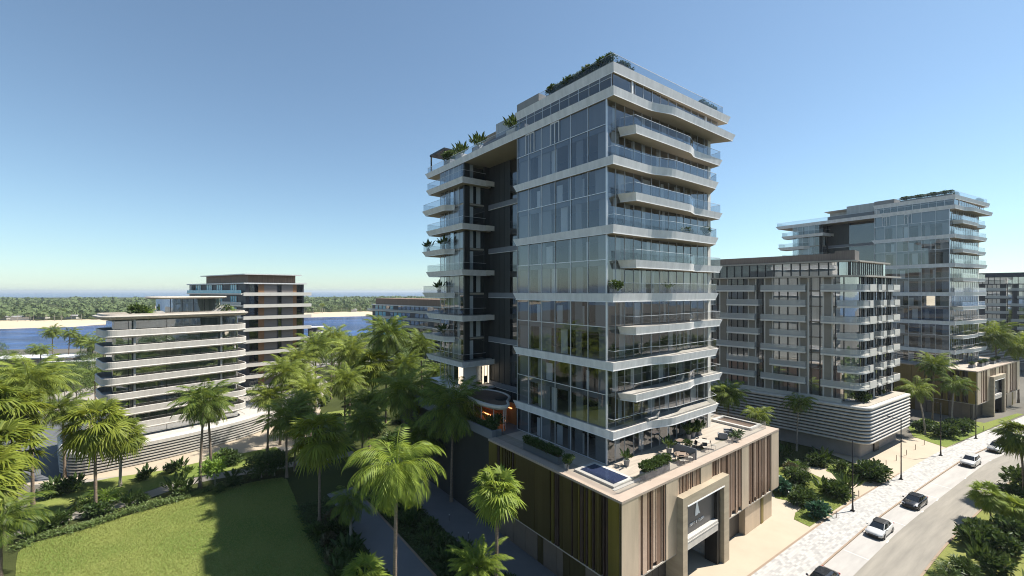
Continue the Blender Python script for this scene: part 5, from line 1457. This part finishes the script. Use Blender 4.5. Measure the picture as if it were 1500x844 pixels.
sp = []
ish = [Vector(p) for p in isl_front if -1500 < p[0] < 900]
for i in range(5200):
    k = rr.uniform(0, len(ish) - 1.01); p = ish[int(k)].lerp(ish[int(k) + 1], k % 1)
    d = 70 + 700 * rr.random() ** 1.6
    z = np.interp(d, [r[0] for r in rowz], [r[1] for r in rowz])
    sp.append((p.x - d * .28, p.y + d * .96, z - .5, rr.uniform(2.6, 5.2) * (1 + d / 900), rr.uniform(5.0, 11.5)))
blob_forest('forest', sp, 'leaf_far', 'dense green woodland covering the island across the channel', 24)
hz = MB(); hz.box(-29000, 29000, -2400, 38500, -7, 58)
m, nt, out = newmat('thin_sea_haze')
pv = N(nt, 'ShaderNodeVolumePrincipled', Density=.00011, Anisotropy=.2); pv.inputs['Color'].default_value = (.8, .88, .95, 1)
nt.links.new(pv.outputs[0], out.inputs[1])
tag(hz.build('haze', m), kind='stuff')
b = MB()
for i in range(900):
    k = rr.uniform(0, len(ish) - 1.01); p = ish[int(k)].lerp(ish[int(k) + 1], k % 1); d = rr.uniform(56, 110)
    x, y = p.x - d * .28, p.y + d * .96; b.tube((x, y, .6), (x + rr.gauss(0, .4), y, 7), .22, .14, 4)
tag(b.build('forest_trunks', M['bark_grey']), 'pale trunks along the edge of the island woodland', kind='stuff')
for i in range(34):
    k = rr.uniform(4, len(ish) - 5); p = ish[int(k)].lerp(ish[int(k) + 1], k % 1); d = rr.uniform(70, 95)
    r = empty('beach_house', (p.x - d * .28, p.y + d * .96, .9), rr.uniform(-.2, .5), 'tiny pale beach house among the trunks behind the far beach', 'house', 'beach houses on the far island')
    w_ = rr.uniform(7, 14); b = MB(); b.box(-w_ / 2, w_ / 2, -3, 3, 0, 3.4); b.build('wall', M['white'], r)
    b = MB(); b.prism([(-w_ / 2 - .6, -3.6), (w_ / 2 + .6, -3.6), (w_ / 2 + .6, 3.6), (-w_ / 2 - .6, 3.6)], [(-w_ / 2 + 1, -1), (w_ / 2 - 1, -1), (w_ / 2 - 1, 1), (-w_ / 2 + 1, 1)], 3.41, 4.6); b.build('roof', M['greywall'], r)
# belt of trees past the right edge of the picture, seen in the glass
sp = []
for i in range(560):
    s = rr.uniform(30, 210); p, d = kpos(s); n = Vector((d.y, -d.x)); q = p + n * rr.uniform(12, 50)
    if q.x / max(q.y, 1) < 1.28: continue
    sp.append((q.x, q.y, 0, rr.uniform(2, 3.6), rr.uniform(6, 12)))
blob_forest('tree_belt', sp, 'leaf_tree', 'belt of street trees beyond the right edge', 170, .5)

# ------------------------------------------------------------------ cars
def carmat(name, c, metal=.3):
    return mat(name, c, .28, metal, .02, coat=.8)
M['car_white'] = carmat('white_car_paint', (.62, .61, .59), .1); M['car_dark'] = carmat('dark_car_paint', (.03, .03, .033), .4); M['car_silver'] = carmat('silver_car_paint', (.5, .49, .47), .4)
M['tyre'] = mat('tyre_rubber', (.018, .018, .018), .85, var=.1); M['rim'] = mat('alloy_rim', (.35, .35, .36), .35, metal=.8)
M['carglass'] = mat('car_glass', (.012, .014, .016), .06, var=.02, spec=.8); M['lamp'] = mat('headlamp_glass', (.65, .66, .68), .15, spec=.8); M['taillamp'] = mat('tail_lamp', (.3, .015, .012), .2)
M['cartrim'] = mat('black_car_trim', (.015, .015, .016), .5)

def make_car(label, paint, roofm, x, y, ang, suv=False, k=1.0, group='cars parked along the kerb'):
    root = empty('parked_car', (x, y, .012), ang, label, 'car', group); root.scale = (k, k, k)
    L, W, H = (4.6, 1.86, 1.62) if suv else (4.65, 1.82, 1.42)
    hl = L / 2
    # side profile stations: x, lower z, shoulder z, half width; front of the car is +x
    st = [(-hl, .48, .78, .66), (-hl + .12, .34, .9, .8), (-hl + .5, .24, .96, .89), (-1.35, .2, .97, .91), (-.6, .19, .96, .915), (.4, .19, .94, .915), (1.0, .19, .92, .91), (1.45, .2, .87, .9), (hl - .45, .22, .78, .86), (hl - .15, .26, .68, .76), (hl, .36, .56, .62)]
    if suv: st = [(a, b, c + .1 if a < 1.2 else c + .13, d) for a, b, c, d in st]
    b = MB(); rings = []
    for xx, z0, z1, w_ in st:
        zm = z0 + (z1 - z0) * .55
        rings.append([(xx, -w_ * .86, z0), (xx, -w_, z0 + .12), (xx, -w_, zm), (xx, -w_ * .965, z1 - .06), (xx, -w_ * .86, z1), (xx, -w_ * .4, z1 + .035), (xx, w_ * .4, z1 + .035), (xx, w_ * .86, z1), (xx, w_ * .965, z1 - .06), (xx, w_, zm), (xx, w_, z0 + .12), (xx, w_ * .86, z0)])
    b.rings(rings); b.build('body', M[paint], root, smooth=True)
    # greenhouse: glass block, then pillars and roof over it
    zb = .93 + (.1 if suv else 0); zt = H - .07
    lo = [(-hl + (.25 if suv else .55), .74), (-1.3, .8), (-.2, .81), (.65, .8), (1.25, .72)]
    up = [(-hl + (.5 if suv else 1.25), .56), (-1.0, .62), (-.35, .64), (.1, .62), (.42, .56)]
    lp = [(x_, -w_) for x_, w_ in lo] + [(x_, w_) for x_, w_ in lo[::-1]]; upp = [(x_, -w_) for x_, w_ in up] + [(x_, w_) for x_, w_ in up[::-1]]
    b = MB(); b.prism(lp, upp, zb - .02, zt); b.build('window', M['carglass'], root)
    b = MB(); b.rings([[(x_, y_, zt) for x_, y_ in offset_poly(upp, .035)], [(x_, y_ * .96, zt + .05) for x_, y_ in upp], [(x_ * .9, y_ * .7, zt + .075) for x_, y_ in upp]]); b.build('roof', M[roofm], root, smooth=False)
    b = MB()
    for sg in (-1, 1):
        for i in (0, 2, 4): b.tube((lo[i][0], sg * (lo[i][1] + .01), zb - .02), (up[i][0], sg * (up[i][1] + .015), zt + .01), .04, .035, 6)
        b.tube((lo[0][0], sg * (lo[0][1] + .02), zb), (lo[4][0], sg * (lo[4][1] + .02), zb), .025, n=6)
        b.tube((up[0][0], sg * (up[0][1] + .015), zt + .01), (up[4][0], sg * (up[4][1] + .015), zt + .01), .03, n=6)
    b.build('pillar', M[paint], root)
    for sg in (-1, 1):
        b = MB(); b.rings([[(1.02, sg * .86, zb + .02), (1.02, sg * 1.06, zb + .03), (1.02, sg * 1.06, zb + .17), (1.02, sg * .9, zb + .15)], [(.86, sg * .86, zb + .02), (.84, sg * 1.06, zb + .03), (.84, sg * 1.06, zb + .17), (.86, sg * .9, zb + .15)]]); b.build('wing_mirror', M[paint], root)
        b = MB(); zf = .66 + (.12 if suv else 0)
        b.rings([[(hl - .1, sg * .5, zf - .06), (hl - .33, sg * .84, zf - .02), (hl - .38, sg * .83, zf + .1), (hl - .16, sg * .5, zf + .05)], [(hl - .02, sg * .48, zf - .06), (hl - .22, sg * .85, zf - .02), (hl - .36, sg * .86, zf + .09), (hl - .12, sg * .48, zf + .05)]]); b.build('headlight', M['lamp'], root)
        b = MB(); b.box(-hl - .01, -hl + .2, min(sg * .5, sg * .8), max(sg * .5, sg * .8), .74, .86); b.build('tail_light', M['taillamp'], root)
        for wx in (-1.38, 1.42):
            b = MB(); n = 20; rg = []
            for yy, r_ in ((sg * .70, .3), (sg * .72, .335), (sg * .90, .335), (sg * .925, .3), (sg * .925, .21)):
                rg.append([(wx + r_ * math.cos(t * 2 * math.pi / n), yy, .335 + r_ * math.sin(t * 2 * math.pi / n)) for t in range(n)])
            b.rings(rg); wh = b.build('wheel', M['tyre'], root)
            b = MB(); rg = [[(wx + r_ * math.cos(t * 2 * math.pi / n), yy, .335 + r_ * math.sin(t * 2 * math.pi / n)) for t in range(n)] for yy, r_ in ((sg * .926, .21), (sg * .935, .2), (sg * .918, .06))]
            b.rings(rg); b.build('rim', M['rim'], wh)
    b = MB(); b.box(hl - .12, hl + .015, -.52, .52, .34, .5 + (.08 if suv else 0)); b.box(hl - .3, hl - .02, -.7, .7, .22, .32); b.build('grille', M['cartrim'], root)
    b = MB(); b.box(-hl + .3, hl - .3, -.88, .88, .17, .26); b.build('sill', M['cartrim'], root)
    return root
def parkpos(px, py, back=0.0):
    p, d = kpos(kat(*gp(px, py))); n = Vector((-d.y, d.x)); q = p - n * 1.22
    return q.x, q.y, math.atan2(-d.y, -d.x)
for px, py, lb, pa, ro, suv in ((1293, 782, 'white saloon car with black roof parked nearest the portal', 'car_white', 'cartrim', False), (1344, 741, 'black saloon car parked along the kerb', 'car_dark', 'car_dark', False),
        (1423, 681, 'white sport utility car with rounded white roof', 'car_white', 'car_white', True), (1458, 660, 'silvery white sport utility car with dark glass roof', 'car_silver', 'cartrim', True),
        (1487, 648, 'white car half hidden under the right-edge palm', 'car_white', 'car_dark', False)):
    make_car(lb, pa, ro, *parkpos(px, py), suv, .98)
make_car('dark car cut by the bottom edge beside the kerb', 'car_dark', 'car_dark', *parkpos(1202, 858), False, .98)

# ------------------------------------------------------------------ lamp posts and bollards along the pavement
for i, (px, py, lb) in enumerate(((1249, 750, 'slim dark lamp post nearest the bronze podium'), (1320, 703.5, 'slim dark lamp post before the striped podium'), (1378, 668.5, 'slim dark lamp post on the pavement by the far lawn'), (1429.5, 643.5, 'slim dark lamp post farthest up the pavement'))):
    x, y = gp(px, py); p, d = kpos(kat(x, y)); a = math.atan2(-d.x, d.y)
    r = empty('street_lamp', (x, y, .125), a, lb, 'street lamp', 'lamp posts along the pavement')
    b = MB(); b.tube((0, 0, 0), (0, 0, 9.3), .085, .06, 10); b.build('pole', M['darkmetal'], r, smooth=True)
    b = MB(); b.box(-.22, .22, -.22, .22, 0, .1); b.tube((0, 0, .1), (0, 0, .7), .13, .11, 10); b.build('base', M['darkmetal'], r)
    b = MB(); b.tube((0, 0, 9.2), (-1.5, 0, 9.35), .035, n=6); b.build('arm', M['darkmetal'], r)
    b = MB(); b.box(-1.95, -1.3, -.1, .1, 9.3, 9.4); b.build('lamp_head', M['darkmetal'], r)
for i, (px, py) in enumerate(((1258, 729), (1298, 683), (1313, 675), (1328, 667), (1341, 659), (1354, 652), (1441, 631), (1225, 760))):
    x, y = gp(px, py); b = MB(); b.tube((0, 0, 0), (0, 0, .95), .05, .05, 8); b.tube((0, 0, .95), (0, 0, .99), .05, .03, 8)
    o = b.build('bollard', M['coping']); o.location = (x, y, .01)
    tag(o, 'thin bronze bollard on the cream paving', 'bollard', 'thin bollards on the forecourt')
# small garden lights that glint in the shade
for i, (px, py) in enumerate(((658, 763), (686, 790), (565, 700))):
    x, y = gp(px, py); b = MB(); b.tube((0, 0, 0), (0, 0, .7), .03, .03, 6); o = b.build('garden_light', M['darkmetal']); o.location = (x, y, .02)
    tag(o, 'short garden light among the shaded shrubs', 'garden light', 'garden lights in the shade')
    b = MB(); b.tube((0, 0, .7), (0, 0, .8), .05, .04, 8); b.build('lamp', M['signlit'], o)

# ------------------------------------------------------------------ terrace furniture
def T3(x, y): return tw(x, y)
def table(x, y, top, label, r_=.75, base=TZ):
    p = tw(x, y); r = empty('terrace_table', (*p, base), 0, label, 'table')
    b = MB(); n = 20; b.rings([[(r_ * math.cos(t * 2 * math.pi / n), r_ * math.sin(t * 2 * math.pi / n), z) for t in range(n)] for z in (.72, .77)]); b.build('table_top', M[top], r)
    b = MB(); b.tube((0, 0, .03), (0, 0, .72), .05, n=8); b.build('leg', M['darkmetal'], r)
    b = MB(); b.tube((0, 0, 0), (0, 0, .03), .32, n=14); b.build('base', M['darkmetal'], r)
def chair(x, y, ang, label, group=None, base=TZ):
    p = tw(x, y); r = empty('terrace_chair', (*p, base), ang, label, 'chair', group)
    b = MB(); b.box(-.26, .26, -.25, .25, .42, .48); b.build('seat', M['cream'], r)
    b = MB(); b.rings([[(-.27, y_, .5), (-.22, y_, .5), (-.3, y_, .86), (-.35, y_, .86)] for y_ in (-.25, .25)]); b.build('backrest', M['darkmetal'], r)
    for sx in (-1, 1):
        for sy in (-1, 1):
            b = MB(); b.tube((sx * .24, sy * .23, 0), (sx * .23, sy * .22, .42), .018, n=6); b.build('leg', M['darkmetal'], r)
table(7.0, -4.2, 'copper_light', 'round rose-topped table beside the dark terrace divider')
for k, a in enumerate((.6, 2.2, 3.9, 5.4)):
    chair(7.0 + 1.05 * math.cos(a), -4.2 + .75 * math.sin(a), a + TA, 'slender chair around the rose-topped terrace table', 'chairs at the rose-topped table')
table(12.6, -3.5, 'cream', 'round pale table in the middle of the terrace', .85)
for k, a in enumerate((.3, 1.4, 2.6, 3.9, 5.2)):
    chair(12.6 + 1.15 * math.cos(a), -3.5 + 1.1 * math.sin(a), a + TA, 'slender chair around the pale terrace table', 'chairs at the pale table')
table(10.8, -1.7, 'copper_light', 'round timber side table behind the dark terrace divider', .6)
def armchair(x, y, ang, label):
    p = tw(x, y); r = empty('armchair', (*p, TZ), ang, label, 'armchair')
    b = MB(); b.box(-.42, .42, -.42, .42, .12, .42); b.build('seat', M['blind_dark'], r)
    b = MB(); b.box(-.5, -.36, -.45, .45, .12, .8); b.build('backrest', M['blind_dark'], r)
    for sg in (-1, 1):
        b = MB(); b.box(-.36, .42, sg * .46 - .07, sg * .46 + .07, .1, .6); b.build('armrest', M['blind_dark'], r)
    b = MB(); b.box(-.4, .4, -.4, .4, 0.0, .1); b.build('base', M['darkmetal'], r)
armchair(17.4, -3.4, 1.2, 'dark cube armchair on the terrace nearer the wavy slab')
armchair(19.4, -3.1, 2.9, 'dark cube armchair on the terrace nearer the empty basin')
def pot(x, y, kind, s, label, root=None, z=TZ, f=tw, group=None, h=.6):
    p = f(x, y); r = empty('potted_plant', (*p, z), x, label, 'potted plant', group)
    b = MB(); n = 14; b.rings([[(q * math.cos(t * 2 * math.pi / n), q * math.sin(t * 2 * math.pi / n), zz) for t in range(n)] for q, zz in ((.24, 0), (.32, h), (.27, h), (.26, h - .06))]); b.build('pot', M['greywall'], r)
    c = bpy.data.objects.new('foliage', SH[kind][0]); COL.objects.link(c); c.parent = r; c.location = (0, 0, h - .12); c.scale = (s,) * 3
pot(1.46, -1.4, 'paddle', .75, 'potted banana-like plant by the glass at the plunge pool')
pot(8.0, -2.1, 'paddle', .9, 'potted leafy plant at the inner end of the terrace divider')
pot(17.7, -4.7, 'fern', .8, 'potted plant by the terrace edge, nearer the armchairs')
pot(19.1, -4.5, 'fern', .8, 'potted plant by the terrace edge, nearer the empty basin')
pot(10.2, -3.0, 'bush', .6, 'small potted bush beside the pale table')
pot(14.0, -.9, 'paddle', 1.0, 'tall potted plant under the balcony by the glass doors')
pot(15.2, -.8, 'broad', .8, 'potted shrub under the balcony by the glass doors')
pot(16.4, -.9, 'paddle', 1.0, 'potted tree-like plant under the balcony near the corner pier')
def planter(x0, x1, y0, y1, h, label, kinds, n, s, root=None, z=TZ, f=tw, ang=TA, m='blind_dark'):
    p = f((x0 + x1) / 2, (y0 + y1) / 2); r = empty('planter_box', (*p, z), ang, label, 'planter')
    hx, hy = (x1 - x0) / 2, (y1 - y0) / 2
    b = MB(); b.box(-hx, hx, -hy, hy, 0, h); b.build('box', M[m], r)
    b = MB(); b.box(-hx + .05, hx - .05, -hy + .05, hy - .05, h + .003, h + .02); b.build('soil', M['soil'], r)
    for i in range(n):
        c = bpy.data.objects.new('shrub', SH[kinds[i % len(kinds)]][i % len(SH[kinds[i % len(kinds)]])]); COL.objects.link(c); c.parent = r
        c.location = (-hx + .3 + (2 * hx - .6) * i / max(1, n - 1) if hx > hy else 0, -hy + .3 + (2 * hy - .6) * i / max(1, n - 1) if hy >= hx else 0, h); c.scale = (s,) * 3; c.rotation_euler = (0, 0, i * 1.7)
planter(-.1, 4.0, -4.75, -4.1, .75, 'long dark planter of shrubs along the sunny terrace edge', ('bush', 'broad'), 8, .62)
planter(-4.0, -3.2, 3.0, 8.7, .75, 'long planter of shrubs on the shaded terrace', ('bush', 'broad'), 10, .6)
planter(-4.1, -3.1, 14.6, 23.5, .3, 'planted strip along the club pavilion terrace', ('bush', 'broad', 'paddle'), 12, .6)
pot(-4.0, 1.8, 'bush', .8, 'potted dark shrub at the shaded end of the plunge pool')
pot(-2.6, 16.2, 'broad', 1.2, 'round tree in a low white ring before the club pavilion', h=.45)
# roof plants of the tall tower
def roofplants(f, ang, which):
    planter(.15, .75, -.4, 9.4, .35, f'planter of dense bushes behind the roof glass of the {which} tower', ('bush', 'broad', 'bush'), 12, .75, z=52.3, f=f, ang=ang, m='cream')
    planter(17.2, 20.8, -1.0, -.4, .3, f'planter of light shrubs at the right roof corner of the {which} tower', ('bush', 'fern'), 7, .55, z=52.3, f=f, ang=ang, m='cream')
    planter(1.0, 3.4, -.9, -.3, .3, f'planter of small shrubs at the front roof corner of the {which} tower', ('fern', 'bush'), 5, .5, z=52.3, f=f, ang=ang, m='cream')
roofplants(tw, TA, 'nearer'); roofplants(tw2, A3, 'more distant')
for x, y, k, s, lb in ((.6, 16.4, 'paddle', 1.15, 'white planter with spiky plant beside the penthouse end'), (.6, 25.0, 'paddle', 1.2, 'white planter with spiky plant by the zinc plant room'), (.6, 30.0, 'paddle', 1.2, 'white planter with spiky plant midway along the roof terrace'), (.6, 33.6, 'broad', 1.1, 'white planter with bushy plant beside the roof pergola')):
    p = tw(x, y); r = empty('roof_planter', (*p, TOPZ), TA, lb, 'planter')
    b = MB(); b.box(-.5, .5, -1.0, 1.0, 0, .85); b.build('box', M['trim'], r)
    for j in (-.5, .45):
        c = bpy.data.objects.new('plant', SH[k][0]); COL.objects.link(c); c.parent = r; c.location = (0, j, .84); c.scale = (s,) * 3; c.rotation_euler = (0, 0, j * 5)
# potted plants on the balconies
for x, y, z, k, s, lb in ((-1.0, 38.2, 35.9, 'paddle', 1.1, 'spiky potted plant at the far end of the far wing balcony'), (-.8, 33.2, 35.9, 'paddle', 1.2, 'spiky potted plant on the far wing balcony near the glass'), (-.9, 34.5, 28.9, 'paddle', 1.1, 'dark potted plant on the far wing balcony at horizon height'), (-.9, 33.0, 21.9, 'paddle', 1.1, 'dark potted plant on the low far wing balcony'),
        (.7, -.55, 28.9, 'broad', .75, 'leafy potted plant at the tower corner at horizon height'), (9.2, -1.3, 28.9, 'paddle', .6, 'small potted plant in the middle of the horizon-height balcony'), (12.5, -1.4, 35.9, 'fern', .8, 'spiky potted plant on the balcony two storeys above horizon'), (17.6, -1.4, 35.9, 'bush', .8, 'leafy potted shrub near the right end of the upper balcony')):
    pot(x, y, k, s, lb, z=z, h=.45)
# interior dining set glimpsed on a lower balcony
for x, z in ((11.5, 18.4), (6.5, 14.9)):
    p = tw(x, -.9); r = empty('balcony_lounger', (*p, z), TA, 'pale lounger on the %s wavy balcony' % ('second lowest' if z > 16 else 'lowest'), 'lounger')
    b = MB(); b.box(-.9, .9, -.3, .3, .2, .32); b.build('seat', M['white'], r); b = MB(); b.rings([[(.5, y_, .32), (.9, y_, .32), (1.15, y_, .8), (1.05, y_, .82)] for y_ in (-.3, .3)]); b.build('backrest', M['white'], r)
    for sx in (-.8, .8):
        b = MB(); b.box(sx - .04, sx + .04, -.28, .28, 0, .2); b.build('leg', M['white'], r)
# roof and podium planting of the other buildings
for x, y, k, s, lb in ((4.4, 2.0, 'broad', 1.5, 'dark bushy plant on the white rounded roof, left of the glass pavilion'), (5.6, 2.2, 'limefan', 1.6, 'arching green plant on the white rounded roof, left of the glass pavilion'), (17.9, 2.4, 'broad', 1.2, 'bushy plant on the white rounded roof, right of the glass pavilion'), (19.0, 3.0, 'limefan', 1.5, 'arching plant at the right end of the white rounded roof')):
    shrub(k, *vl(x, y), s, lb, z=24.75)
def bl(px, py, z): return gp(px, py, z)
for px, py, k, s, lb in ((1252, 586, 'bush', 1.5, 'leafy bush at the front corner of the striped podium roof'), (1262, 588, 'broad', 1.3, 'bush by the rounded parapet of the striped podium'), (1243, 583, 'bush', 1.2, 'bush behind the corner bush on the striped podium'), (1290, 578, 'bush', .9, 'small shrub on the sunny side of the striped podium roof'),
        (1096, 557, 'paddle', 1.8, 'dark umbrella-leaf plant on the striped podium roof near the tower'), (1115, 561, 'paddle', 1.3, 'dark spiky plant on the striped podium roof, second from the tower'), (1166, 573, 'broad', 2.0, 'dark clipped tree-like plant on the striped podium roof'), (1137, 566, 'paddle', 1.2, 'dark low plant midway along the striped podium roof')):
    x, y = bl(px, py, 9.3); shrub(k, x, y, s, lb, z=9.3)
for i, (x, y) in enumerate(((1.0, -3.6), (5.5, -4.0), (9, -3.9), (13.5, -4.2), (18, -4.0))):
    planter(x - .9, x + .9, y - .4, y + .4, .7, ['dark planter nearest the corner of the far tower terrace', 'second dark planter along the far tower terrace', 'third dark planter along the far tower terrace', 'fourth dark planter along the far tower terrace', 'last dark planter along the far tower terrace'][i], ('bush',), 3, .55, z=TZ, f=tw2, ang=A3)
# closed parasol on the dark block's terrace
x, y = gp(281, 430, 28.2) if False else (-96.5, 131.0)
r = empty('closed_parasol', (-74.7 - .817 * 37.5, 121 + .576 * 37.5 - .3, 28.6), 0, 'closed white parasol on the top terrace of the dark block', 'parasol')
b = MB(); b.tube((0, 0, 0), (0, 0, 3.2), .05, n=6); b.build('pole', M['mullion'], r)
b = MB(); b.tube((0, 0, .5), (0, 0, 3.1), .75, .05, 10); b.build('canopy', M['white'], r)
